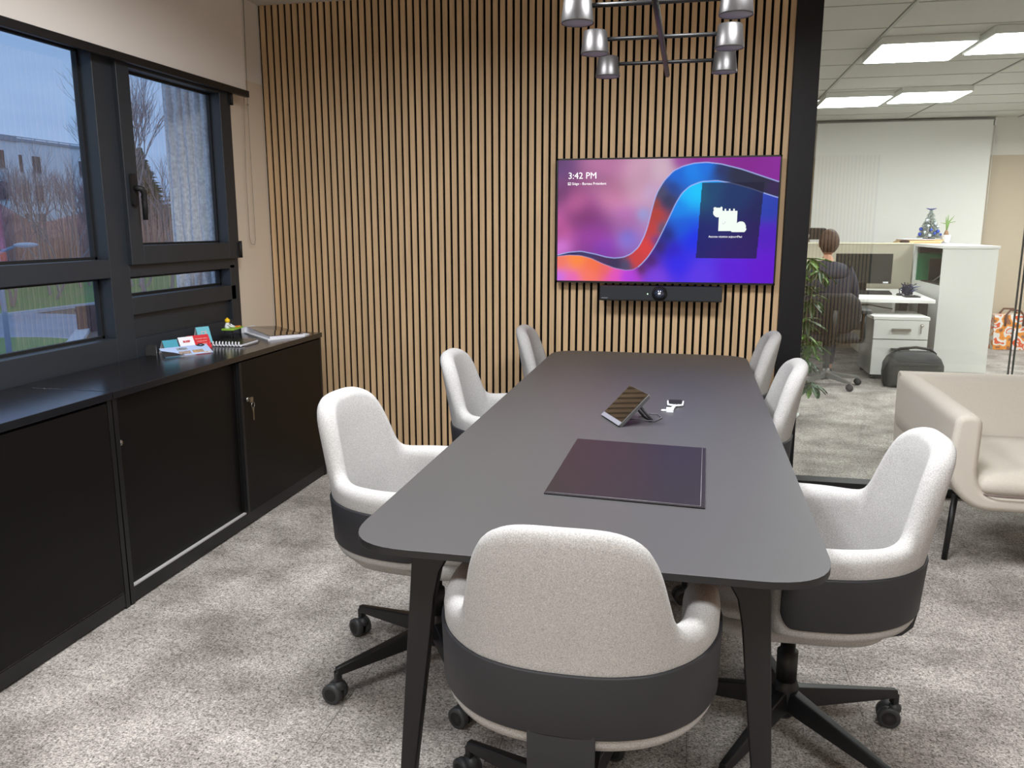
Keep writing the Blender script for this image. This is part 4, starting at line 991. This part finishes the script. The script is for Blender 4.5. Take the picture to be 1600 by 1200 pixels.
# desk lamp
dlp = empty('desk_lamp', (1.1, 8.75, .732), 'black desk lamp with a wide shade left of the person', 'lamp')
MB().lathe([(0, 0), (.08, 0), (.08, .015), (0, .018)], (1.12, 8.75, .732), 24).build('base', m_blackm, dlp)
MB().tube([(1.12, 8.75, .74), (1.115, 8.75, 1.10), (1.11, 8.75, 1.29)], .008, 8).build('stem', m_steel, dlp)
MB().prism(smooth_round([(1.00, 1.275), (1.30, 1.275), (1.305, 1.39), (1.02, 1.395)], .03, 4), 'y', 8.66, 8.84).build('lamp_shade', mat('shade_dark', (34, 30, 28), .4), dlp, bev=.01)
MB().ball((1.11, 8.64, 1.31), .03, 12).build('chrome_joint', m_steel, dlp)

# ---- office swivel chair and seated person
oc = empty('office_chair', (1.22, 7.75, 0), 'black swivel office chair under the seated person', 'chair')
m_grey = mat('grey_base', (110, 110, 106), .4, metal=.3); m_mesh = mat('black_mesh', (20, 22, 26), .7)
MB().lathe([(0, .06), (.035, .06), (.040, .13), (.03, .16), (0, .16)], (1.22, 7.62, 0), 18).build('hub', m_grey, oc)
MB().lathe([(0, .14), (.028, .14), (.028, .40), (0, .40)], (1.22, 7.62, 0), 14).build('gas_lift', mat('lift_grey', (70, 70, 68), .4), oc)
for k in range(5):
    a_ = R(15 + 72 * k); cs, sn = math.cos(a_), math.sin(a_)
    q = MB().hexa([(.02, -.025, .075), (.30, -.015, .062), (.30, .015, .062), (.02, .025, .075)], [(.02, -.02, .13), (.30, -.012, .085), (.30, .012, .085), (.02, .02, .13)])
    bmesh.ops.rotate(q.b, verts=q.b.verts, cent=(0, 0, 0), matrix=Matrix.Rotation(a_, 3, 'Z')); bmesh.ops.translate(q.b, verts=q.b.verts, vec=(1.22, 7.62, 0)); q.build('base_arm', m_grey, oc, bev=.004)
    q = MB()
    for sd in (-1, 1): q.lathe([(0, -.011), (.027, -.011), (.03, -.007), (.03, .007), (.027, .011), (0, .011)], (1.22 + .30 * cs + .0, 7.62 + .30 * sn + sd * .015, .030), 14, 'y')
    q.build('caster', m_gasket, oc)
q = MB(); rows = []
for (z, ins) in ((.40, .05), (.41, .01), (.45, 0), (.475, .02), (.48, .06)): rows.append([(*p, z) for p in rrect(.98 + ins, 1.46 - ins, 7.42 + ins, 7.90 - ins, .1, 5)])
vs = q.grid(rows, True); q.b.faces.new(vs[0][::-1]); q.b.faces.new(vs[-1]); q.build('seat', m_mesh, oc)
rows = []
for z in np.linspace(.50, .84, 12):
    hw = .225 * math.sqrt(max(.05, 1 - abs((z - .67) / .20) ** 3)); row = []
    for u in np.linspace(-1, 1, 13): row.append((1.22 + hw * u, 7.385 + .07 * u * u - .03 * math.sin((z - .5) * 6), z))
    rows.append(row + [(x, y + .03, zz) for x, y, zz in row[::-1]])
q = MB(); vs = q.grid(rows, True); q.b.faces.new(vs[0][::-1]); q.b.faces.new(vs[-1]); q.build('backrest', m_mesh, oc)
MB().tube([(1.22, 7.45, .42), (1.22, 7.36, .45), (1.22, 7.345, .70)], .022, 8).build('back_spine', m_black, oc)
for sx in (-1, 1):
    x = 1.22 + sx * .29
    MB().tube([(1.22 + sx * .2, 7.66, .40), (x, 7.66, .40), (x + sx * .008, 7.66, .44), (x, 7.64, .66)], .019, 8).build('arm_post', m_black, oc)
    MB().prism(rrect(x - .045, x + .045, 7.52, 7.80, .03, 4), 'z', .655, .69).build('arm_pad', m_gasket if sx < 0 else mat('arm_pad_grey', (66, 68, 70), .5), oc, bev=.008)

pr_ = empty('person', (1.22, 7.75, .0), 'seated person with short brown hair in a dark jacket, seen from behind', 'person')
def skin_mesh(name, verts, edges, radii, m, root=0, sub=2):
    me = bpy.data.meshes.new(name); me.from_pydata([tuple(Vector(v) - W[pr_.name]) for v in verts], edges, []); o = bpy.data.objects.new(name, me); COL.objects.link(o)
    o.parent = pr_; W[o.name] = W[pr_.name].copy()
    sk = o.modifiers.new('skin', 'SKIN'); 
    for i, r in enumerate(radii):
        sv = me.skin_vertices[0].data[i]; sv.radius = r if isinstance(r, tuple) else (r, r); sv.use_root = (i == root)
    sk.use_smooth_shade = True
    ss = o.modifiers.new('ss', 'SUBSURF'); ss.levels = sub; ss.render_levels = sub
    me.materials.append(m); return o
m_suit = mat('navy_jacket', (34, 38, 54), .8, bump=.2, bscale=500); m_trou = mat('dark_trousers', (28, 30, 38), .8)
m_skin = mat('skin_tone', (196, 146, 118), .6); m_hair = mat('brown_hair', (66, 42, 30), .6, noise=.25, nscale=60, stretch=(6, 6, 1))
px, py = 1.175, 7.66
V = [(px, py, .52), (px, py + .01, .66), (px, py + .02, .82), (px, py + .03, .95), (px, py + .05, 1.02), (px + .01, py + .075, 1.10), (px + .01, py + .08, 1.17),
     (px + .155, py + .05, .995), (px + .20, py + .04, .93), (px + .235, py + .07, .78), (px + .235, py + .22, .74), (px + .20, py + .42, .755), (px + .19, py + .49, .755),
     (px - .155, py + .05, .995), (px - .20, py + .04, .93), (px - .235, py + .07, .78), (px - .235, py + .22, .74), (px - .18, py + .42, .755), (px - .17, py + .49, .755),
     (px + .10, py + .10, .53), (px + .13, py + .32, .53), (px + .14, py + .46, .52), (px + .14, py + .46, .30), (px + .14, py + .44, .10), (px + .14, py + .50, .05), (px + .14, py + .62, .035),
     (px - .10, py + .10, .53), (px - .13, py + .32, .53), (px - .14, py + .46, .52), (px - .14, py + .46, .30), (px - .14, py + .44, .10), (px - .14, py + .50, .05), (px - .14, py + .62, .035)]
E_ = [(0, 1), (1, 2), (2, 3), (3, 4), (4, 5), (5, 6), (4, 7), (7, 8), (8, 9), (9, 10), (10, 11), (11, 12), (4, 13), (13, 14), (14, 15), (15, 16), (16, 17), (17, 18), (0, 19), (19, 20), (20, 21), (21, 22), (22, 23), (23, 24), (24, 25), (0, 26), (26, 27), (27, 28), (28, 29), (29, 30), (30, 31), (31, 32)]
rad = [(.17, .13), (.15, .115), (.165, .12), (.17, .11), (.085, .065), .046, .044, .060, .055, .045, .038, .030, .026, .068, .055, .045, .038, .030, .026, .085, .075, .058, .050, .036, .038, .030, .085, .075, .058, .050, .036, .038, .030]
skin_mesh('body', V, E_, rad, m_skin)
k_ = 1.12
TV = [V[i] for i in (0, 1, 2, 3, 4, 7, 8, 9, 10, 11, 13, 14, 15, 16, 17)] + [(px + .005, py + .065, 1.105)]; TE = [(0, 1), (1, 2), (2, 3), (3, 4), (4, 5), (5, 6), (6, 7), (7, 8), (8, 9), (4, 10), (10, 11), (11, 12), (12, 13), (13, 14), (4, 15)]
skin_mesh('jacket', TV, TE, [tuple(np.array(rad[i] if isinstance(rad[i], tuple) else (rad[i],) * 2) * 1.32 + .014) for i in (0, 1, 2, 3, 4, 7, 8, 9, 10, 11, 13, 14, 15, 16, 17)] + [(.070, .062)], m_suit)
TV = [(px, py + .02, .53)] + [V[i] for i in (19, 20, 21, 22, 23, 26, 27, 28, 29, 30)]; TE = [(0, 1), (1, 2), (2, 3), (3, 4), (4, 5), (0, 6), (6, 7), (7, 8), (8, 9), (9, 10)]
skin_mesh('trousers', TV, TE, [(.16, .11)] + [rad[i] * 1.18 + .008 for i in (19, 20, 21, 22, 23, 26, 27, 28, 29, 30)], m_trou)
for sx in (-1, 1):
    q = MB(); rows = []
    for (y, hw, h_) in ((-.05, .028, .05), (-.02, .036, .075), (.03, .038, .085), (.09, .042, .055), (.15, .044, .042), (.20, .034, .032), (.225, .015, .02)):
        rows.append([(px + sx * .14 + hw * math.cos(t_), py + .44 + y, max(0.002, .004 + h_ * .5 + h_ * .55 * math.sin(t_))) for t_ in np.linspace(0, 2 * math.pi, 13)[:-1]])
    vs = q.grid(rows, True); q.b.faces.new(vs[0]); q.b.faces.new(vs[-1][::-1]); q.build('shoe', m_gasket, pr_)
# head with face, ears, then hair
hc = Vector((px + .015, py + .10, 1.255))
q = MB().ball(hc, .1, 24, (.76, .92, 1.13))
for v in q.b.verts:
    d_ = v.co - hc
    if d_.z < -.03: v.co.x = hc.x + d_.x * (1 + (d_.z + .03) * 2.6); v.co.y = hc.y + d_.y * (1 + (d_.z + .03) * 2.2) + .012
nose = MB()
for p_, r_ in (((0, .097, .0), .016), ((0, .106, -.018), .014)): q.ball(hc + Vector(p_), r_, 8, (.7, .8, 1.2))
q.ball(hc + Vector((0, .080, -.062)), .018, 8, (1.4, .6, .45))
for sx in (-1, 1):
    q.ball(hc + Vector((sx * .028, .080, .008)), .012, 8)
    q.ball(hc + Vector((sx * .077, .0, -.008)), .026, 10, (.35, .7, 1.15))
hd_ = q.build('head', m_skin, pr_)
q = MB().ball(hc + Vector((0, -.012, .016)), .1, 28, (.86, .98, 1.13))
for v in list(q.b.verts):
    d_ = v.co - hc
    if (d_.y > .035 and d_.z < .045) or d_.z < -.085 or (abs(d_.x) > .05 and d_.z < -.03 and d_.y > -.02): q.b.verts.remove(v)
hr = q.build('hair', m_hair, hd_, fixn=False); so_ = hr.modifiers.new('s', 'SOLIDIFY'); so_.thickness = .008
for sx in (-1, 1):     # hands on the keyboard
    hx_ = px + sx * .185; hy = py + .52; hz_ = .772
    hp = empty('tmp', (0, 0, 0)); bpy.data.objects.remove(hp)
    VV = [(hx_, hy - .04, hz_), (hx_ - sx * .002, hy + .01, hz_ + .004), (hx_ - sx * .004, hy + .05, hz_ + .004)]; EE = [(0, 1), (1, 2)]; RR = [(.026, .018), (.034, .015), (.036, .014)]
    for k in range(4):
        b0 = len(VV); fx = hx_ + (-.030 + .020 * k); ln_ = (.062, .072, .068, .052)[k if sx < 0 else 3 - k]
        VV += [(fx, hy + .06, hz_ + .006), (fx, hy + .06 + ln_ * .5, hz_ + .008), (fx, hy + .06 + ln_, hz_ - .006)]; EE += [(2, b0), (b0, b0 + 1), (b0 + 1, b0 + 2)]; RR += [.009, .0085, .007]
    b0 = len(VV); VV += [(hx_ - sx * .035, hy + .012, hz_), (hx_ - sx * .050, hy + .045, hz_ - .004)]; EE += [(1, b0), (b0, b0 + 1)]; RR += [.010, .008]
    skin_mesh('hand', VV, EE, RR, m_skin, sub=1)

# ---- leafy plant behind the black post
pl = empty('umbrella_plant', (.70, 6.28, 0), 'tall green umbrella plant standing behind the glass beside the black post', 'plant')
MB().lathe([(0, .018), (.10, .018), (.135, .245), (.14, .26), (.13, .26), (.125, .24), (0, .24)], (.715, 6.28, 0), 28).build('pot', mat('pot_dark', (84, 86, 86), .5), pl)
MB().lathe([(0, 0), (.115, 0), (.125, .02), (.118, .02), (0, .015)], (.715, 6.28, 0), 28).build('saucer', m_white, pl)
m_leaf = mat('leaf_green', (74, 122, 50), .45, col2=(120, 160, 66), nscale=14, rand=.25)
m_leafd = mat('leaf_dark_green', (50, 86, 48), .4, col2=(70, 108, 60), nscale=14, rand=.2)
m_stem = mat('stem_green', (92, 112, 60), .6)
leaf_me = None; rnd = random.Random(11)
def leaf_obj(base, d, ln, mm):
    global leaf_me
    if leaf_me is None:
        rows = []
        for t_ in np.linspace(0, 1, 6):
            wd_ = .5 * .36 * math.sin(math.pi * min(1, t_ * .92 + .04)) ** .8; dr = -.22 * t_ * t_
            rows.append([(-wd_, t_, dr + .04), (-wd_ * .5, t_, dr + .01), (0, t_, dr - .01), (wd_ * .5, t_, dr + .01), (wd_, t_, dr + .04), (0, t_, dr - .025)])
        q = MB(); q.grid(rows, True); leaf_me = {}
        me = q.build('leaf', mm, pl).data; bpy.data.objects.remove([o for o in pl.children if o.name.startswith('leaf')][0])
        leaf_me['a'] = me; me2 = me.copy(); me2.materials.clear(); me2.materials.append(m_leafd); leaf_me['b'] = me2
        me.transform(Matrix.Translation(W[pl.name])); me2.transform(Matrix.Translation(W[pl.name])); me.materials.clear(); me.materials.append(m_leaf)
    o = bpy.data.objects.new('leaf', leaf_me['a' if mm is m_leaf else 'b']); COL.objects.link(o); o.parent = pl
    d = d.normalized(); o.rotation_mode = 'QUATERNION'; o.rotation_quaternion = d.to_track_quat('Y', 'Z'); o.scale = (ln, ln, ln); o.location = base - W[pl.name]
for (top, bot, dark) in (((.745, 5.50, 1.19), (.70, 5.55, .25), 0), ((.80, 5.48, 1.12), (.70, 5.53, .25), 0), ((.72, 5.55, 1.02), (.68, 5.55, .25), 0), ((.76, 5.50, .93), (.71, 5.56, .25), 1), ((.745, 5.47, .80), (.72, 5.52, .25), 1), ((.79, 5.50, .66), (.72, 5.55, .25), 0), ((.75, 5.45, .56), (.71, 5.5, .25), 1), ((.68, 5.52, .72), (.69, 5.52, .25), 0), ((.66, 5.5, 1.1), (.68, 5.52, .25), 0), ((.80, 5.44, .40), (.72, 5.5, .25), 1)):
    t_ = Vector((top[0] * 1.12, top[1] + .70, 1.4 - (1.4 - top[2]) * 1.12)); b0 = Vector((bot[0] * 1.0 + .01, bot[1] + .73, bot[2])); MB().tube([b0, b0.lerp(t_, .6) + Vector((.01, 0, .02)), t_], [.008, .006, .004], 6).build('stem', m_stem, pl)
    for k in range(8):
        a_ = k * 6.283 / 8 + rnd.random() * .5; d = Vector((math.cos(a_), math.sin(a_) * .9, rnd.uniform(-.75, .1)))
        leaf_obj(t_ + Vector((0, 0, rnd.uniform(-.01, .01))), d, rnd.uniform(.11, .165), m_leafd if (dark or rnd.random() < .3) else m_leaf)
    t2 = b0.lerp(t_, .8) + Vector((.02, -.02, 0))
    for k in range(5):
        a_ = k * 6.283 / 5 + rnd.random(); leaf_obj(t2, Vector((math.cos(a_), math.sin(a_), rnd.uniform(-.6, .2))), rnd.uniform(.09, .13), m_leafd if rnd.random() < .5 else m_leaf)
# ---- shopping bag at the far wall
sg_ = empty('shopping_bag', (3.66, 10.45, 0), 'orange and white patterned shopping bag on the floor at the far right', 'bag')
m_bag = mat('bag_pattern', (226, 140, 44), .5, noise=.2)
nn_ = m_bag.node_tree; vor = nn_.nodes.new('ShaderNodeTexNoise'); vor.inputs['Scale'].default_value = 9; vor.inputs['Detail'].default_value = 1.5
tcn_ = nn_.nodes.new('ShaderNodeTexCoord'); crr = nn_.nodes.new('ShaderNodeValToRGB'); crr.color_ramp.interpolation = 'CONSTANT'
crr.color_ramp.elements[0].position = 0; crr.color_ramp.elements[0].color = (*lin((150, 96, 66)), 1); crr.color_ramp.elements[1].position = .40; crr.color_ramp.elements[1].color = (*lin((232, 146, 46)), 1)
e_ = crr.color_ramp.elements.new(.50); e_.color = (*lin((228, 226, 222)), 1); e_ = crr.color_ramp.elements.new(.60); e_.color = (*lin((222, 90, 40)), 1); e_ = crr.color_ramp.elements.new(.66); e_.color = (*lin((214, 216, 214)), 1)
nn_.links.new(tcn_.outputs['Object'], vor.inputs['Vector']); nn_.links.new(vor.outputs[0], crr.inputs[0]); nn_.links.new(crr.outputs[0], nn_.nodes['Principled BSDF'].inputs['Base Color'])
MB().hexa([(3.46, 10.32, .0), (3.90, 10.34, 0), (3.90, 10.52, 0), (3.46, 10.50, 0)], [(3.44, 10.30, .40), (3.91, 10.32, .42), (3.90, 10.50, .42), (3.46, 10.50, .40)]).build('body', m_bag, sg_, bev=.006)
m_str = mat('brown_webbing', (96, 58, 46), .7)
for y_ in (10.30, 10.51): MB().tube([(3.56, y_, .28), (3.555, y_, .40), (3.60, y_ + .01, .46), (3.70, y_ + .01, .46), (3.75, y_, .40), (3.745, y_, .28)], .012, 6).build('handle', m_str, sg_)

# ============================================================ outside the window
# facade pier of hammered concrete
m_conc = mat('hammered_concrete', (236, 236, 240), .95, noise=.25, nscale=60, bump=1.0, bscale=90, detail=6)
pier = MB().box(-2.806, -2.528, 4.068, 4.62, -1.0, 3.2)
rr_ = random.Random(4)
for k in range(5):  # slat reflections on the window pane, put into the shape as upright ribs
    x = -2.800 + k * .054; pts = []
    for j in range(60): pts.append((x + .026 + rr_.uniform(-.006, .006), 4.074, -1 + j * .072))
    pier.tube(pts, [.022 + rr_.uniform(-.004, .004) for _ in pts], 6)
pier.build('facade_pier', m_conc, label='pale ribbed concrete pier just outside the window', cat='pier', loc=(-2.77, 4.4, -1))
GZ = -3.2
m_grass = mat('grass_green', (126, 156, 92), .95, col2=(140, 152, 104), nscale=1.2)
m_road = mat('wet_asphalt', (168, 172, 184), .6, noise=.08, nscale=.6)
m_kerb = mat('kerb_stone', (206, 208, 212), .8)
m_soil = mat('brown_leaf_litter', (140, 118, 104), .95, noise=.3, nscale=3)
MB().box(-140, -3, -40, 150, GZ - .3, GZ - .02).build('ground', m_soil, kind='structure')
MB().prism([(-36, -20), (-36, 37.5), (-30.5, 37.5), (-21, 24), (-8, 18), (-8, -20)], 'z', GZ - .02, GZ).build('road', m_road, kind='structure')
bank = MB().hexa([(-50, -20, GZ), (-36.3, -20, GZ), (-33.5, 90, GZ), (-60, 90, GZ)], [(-50, -20, GZ + 1.6), (-40, -20, GZ + .9), (-37, 90, GZ + .9), (-60, 90, GZ + 1.9)])
bank.build('grass_bank', m_grass, kind='stuff', label='sloping green grass verge beyond the road', cat='grass', loc=(-40, 30, GZ))
MB().hexa([(-36.5, -20, GZ), (-36.15, -20, GZ), (-33.2, 90, GZ), (-33.5, 90, GZ)], [(-36.5, -20, GZ + .18), (-36.15, -20, GZ + .18), (-33.2, 90, GZ + .18), (-33.5, 90, GZ + .18)]).build('kerb', m_kerb, kind='structure')
cir = [(-25.6 + 4.4 * math.cos(t_), 24.2 + 4.4 * math.sin(t_)) for t_ in np.linspace(0, 2 * math.pi, 49)[:-1]]
MB().prism(cir, 'z', GZ, GZ + .12).build('roundabout_kerb', m_kerb, label='pale kerb ring around the small grass island', cat='kerb', loc=(-25.6, 24.2, GZ))
MB().prism([(-25.6 + (x + 25.6) * .93, 24.2 + (y - 24.2) * .93) for x, y in cir], 'z', GZ + .1, GZ + .15).build('grass_island', m_grass, label='round grass island in the road at lower left of the window', cat='grass', loc=(-25.6, 24.2, GZ))
# brown retaining fence of upright boards
rf = empty('timber_fence', (-27, 31, GZ), 'brown board fence beside the road seen through the lower left pane', 'fence')
m_board = mat('brown_board', (120, 92, 88), .85, noise=.2, nscale=3, rand=.15); P0, P1 = Vector((-26.2, 30.7, GZ)), Vector((-24.0, 42.0, GZ))
nB = 34; bd = None; dv_ = (P1 - P0); ln_ = dv_.length / nB; ang = math.atan2(dv_.y, dv_.x)
for k in range(nB):
    if bd is None:
        bd = MB().box(0, ln_ * .9, 0, .08, 0, 1.17).build('board', m_board, rf); bd.data.transform(Matrix.Translation(W[rf.name]))
    o = bd if k == 0 else twin('board', bd, rf)
    o.location = P0 + dv_ * (k / nB) - W[rf.name]; o.rotation_euler = (0, 0, ang)
MB().tube([P0 + Vector((-.1, 0, 1.0)), P1 + Vector((-.1, 0, 1.0))], .05, 6).build('rail', m_board, rf)
MB().prism([(-31.0, 37.2), (-30.4, 37.2), (-20.8, 23.9), (-21.5, 23.9)], 'z', GZ, GZ + .16).build('kerb', m_kerb, kind='structure')
# white apartment building
m_facw = mat('white_render', (246, 247, 250), .8); m_win = mat('shuttered_window', (112, 92, 92), .6); m_roofb = mat('roof_edge', (172, 176, 186), .7)
ab = empty('apartment_building', (-62, 68, GZ), 'white flat-roofed apartment building far behind the bare trees', 'building')
def block(x0, x1, y0, y1, z1):
    MB().box(x0, x1, y0, y1, GZ, z1).build('wall', m_facw, ab)
    MB().box(x0 - .2, x1 + .2, y0 - .2, y1 + .2, z1, z1 + .25).build('roof_edge', m_roofb, ab)
    q = MB()
    for (a_, b__) in (((x1, y0), (x1, y1)),): q.tube([(a_[0], a_[1], z1 + .4), (b__[0], b__[1], z1 + .4)], .05, 5)
    for y in np.arange(y0, y1 + .1, 1.6): q.tube([(x1, y, z1 + .2), (x1, y, z1 + .4)], .04, 5)
    q.build('railing', m_roofb, ab)
block(-75, -62, 50, 67.2, 9.2); block(-75, -64.5, 67.4, 80.5, 9.6)
for (x, ys) in ((-62, (55.5, 61.3, 64.5)), (-64.5, (69.3, 71.6, 78.0))):
    for y in ys:
        for z in (6.7, 3.9, 1.1, -1.7):
            wn_ = MB().box(x - .1, x + .05, y, y + 1.0, z, z + 1.6).build('window', m_win, ab)
            MB().box(x + .05, x + .09, y - .08, y + 1.08, z - .12, z - .02).build('sill', m_roofb, wn_)
# bare trees
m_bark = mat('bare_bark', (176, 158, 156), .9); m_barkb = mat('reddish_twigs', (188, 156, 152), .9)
def bare_tree(x, y, h, seed, m, label, spread_=.5, depth=6, thick=.10, group=None, z0=GZ, multi=1):
    rn = random.Random(seed); q = MB()
    def br(p, d, ln, r, n):
        e_ = p + d * ln; mid = (p + e_) / 2 + Vector((rn.gauss(0, 1), rn.gauss(0, 1), 0)) * ln * .05
        q.tube([p, mid, e_], [r, r * .85, r * .68], 3 if n < depth - 1 else 5, cap=False, smooth=False)
        if n == 0: return
        for k in range(3 if n > 1 and rn.random() < .75 else 2):
            ax = Vector((rn.gauss(0, 1), rn.gauss(0, 1), rn.gauss(0, .4))).normalized(); nd = (d + ax * spread_ * rn.uniform(.6, 1.2) + Vector((0, 0, .22))).normalized()
            br(e_ if k else mid.lerp(e_, .6), nd, ln * rn.uniform(.66, .84), r * .62, n - 1)
    for k in range(multi): br(Vector((x + rn.uniform(-.4, .4) * (multi > 1), y + rn.uniform(-.6, .6) * (multi > 1), z0)), Vector((rn.gauss(0, .06 + .1 * (multi > 1)), rn.gauss(0, .06 + .1 * (multi > 1)), 1)).normalized(), h * .24, thick, depth)
    return q.build('bare_tree', m, label=label, cat='tree', group=group, loc=(x, y, z0), fixn=False)
GT = 'bare winter trees beyond the road'
bare_tree(-27.5, 37.5, 14.5, 5, m_bark, 'tall bare tree in the middle of the casement pane', .42, 7, .15, GT)
bare_tree(-35, 50, 11, 8, m_bark, 'bare tree beside the concrete pier behind the tall one', .5, 6, .13, GT)
for i, (x, y, h, sd, lb) in enumerate(((-36, 37.5, 9.5, 21, 'bushy bare tree at the left edge of the big pane'), (-37, 41.5, 10.5, 22, 'bushy bare tree in front of the white building'), (-37.5, 45.5, 9.5, 23, 'many-stemmed bare tree right of the building windows'), (-37, 49.0, 8.6, 24, 'low bare tree next to the window mullion'), (-38, 35, 8.0, 29, 'short bare tree cut by the left edge of the picture'))):
    bare_tree(x, y, h, sd, m_bark if i % 2 else m_barkb, lb, .42, 6, .09, GT, multi=3)
# conifer
def conifer(x, y, h, r, seed, label):
    rn = random.Random(seed); q = MB().tube([(x, y, GZ), (x, y, GZ + h)], [.18, .03], 6)
    for k in range(1500):
        t_ = rn.random(); z = GZ + h * (.12 + .88 * t_); rad = r * (1 - t_) + .15; a_ = rn.random() * 6.283; L_ = rad * rn.uniform(.6, 1.1)
        c0 = Vector((x, y, z)); tip = c0 + Vector((math.cos(a_) * L_, math.sin(a_) * L_, -.15 * L_)); md = c0.lerp(tip, .5); sd = Vector((-math.sin(a_), math.cos(a_), 0)) * .22
        q._add([c0, md - sd, tip, md + sd, md + Vector((0, 0, -.25))], [(0, 1, 2, 3), (1, 4, 2), (3, 4, 2)])
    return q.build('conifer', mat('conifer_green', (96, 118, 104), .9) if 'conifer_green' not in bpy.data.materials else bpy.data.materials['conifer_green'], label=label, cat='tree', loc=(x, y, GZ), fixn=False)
conifer(-46, 63.0, 11.2, 4.6, 3, 'dark green conifer behind the bare tree in the casement pane')
conifer(-46, 69.0, 10.6, 4.6, 4, 'dark conifer partly behind the concrete pier')
# brown thicket
q = MB(); rn = random.Random(9)
for k in range(9000):
    y = rn.uniform(22, 95); x = -39.5 - rn.random() * 7 - (y - 30) * .02; hgt = rn.uniform(2.2, 5.0) * (1 if y < 55 else 1.45); b0 = Vector((x, y, GZ + .8)); t_ = b0 + Vector((rn.gauss(0, .5), rn.gauss(0, .7), hgt)); w_ = rn.uniform(.02, .05)
    q._add([b0 + Vector((0, -w_, 0)), b0 + Vector((0, w_, 0)), t_, b0 + Vector((w_, 0, 0))], [(0, 1, 2), (0, 3, 2), (1, 3, 2)])
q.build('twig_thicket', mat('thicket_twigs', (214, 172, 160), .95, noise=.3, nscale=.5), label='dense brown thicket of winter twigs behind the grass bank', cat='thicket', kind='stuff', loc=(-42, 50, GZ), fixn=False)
q = MB(); rows = []
for i in range(60):
    y = 18 + i * 1.4; row = []
    for j in range(9): row.append((-44 - j * .5 + rn.uniform(-.4, .4), y + rn.uniform(-.3, .3), GZ + j * .62 * (1 + .25 * math.sin(i * .9)) + rn.uniform(-.2, .2)))
    rows.append(row + [(-52, y, GZ + 5), (-52, y, GZ)])
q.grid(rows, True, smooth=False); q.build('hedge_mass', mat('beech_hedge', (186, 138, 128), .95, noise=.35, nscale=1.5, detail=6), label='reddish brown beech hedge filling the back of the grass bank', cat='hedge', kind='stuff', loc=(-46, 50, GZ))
# street lamp
sl = empty('street_lamp', (-17.2, 17.6, GZ), 'pale street lamp rising at the left edge of the window', 'street lamp')
m_lp = mat('lamp_pole', (150, 158, 172), .5)
MB().tube([(-17.2, 17.62, GZ), (-17.2, 17.62, .75)], [.085, .05], 12).build('pole', m_lp, sl)
MB().tube([(-17.2, 17.62, .70), (-17.15, 17.75, .80), (-17.1, 18.2, .93)], .035, 8).build('arm', m_lp, sl)
MB().ball((-17.1, 18.45, .93), .1, 12, (1.2, 4.2, .7)).build('lamp_head', mat('lamp_head_grey', (190, 198, 208), .4), sl)
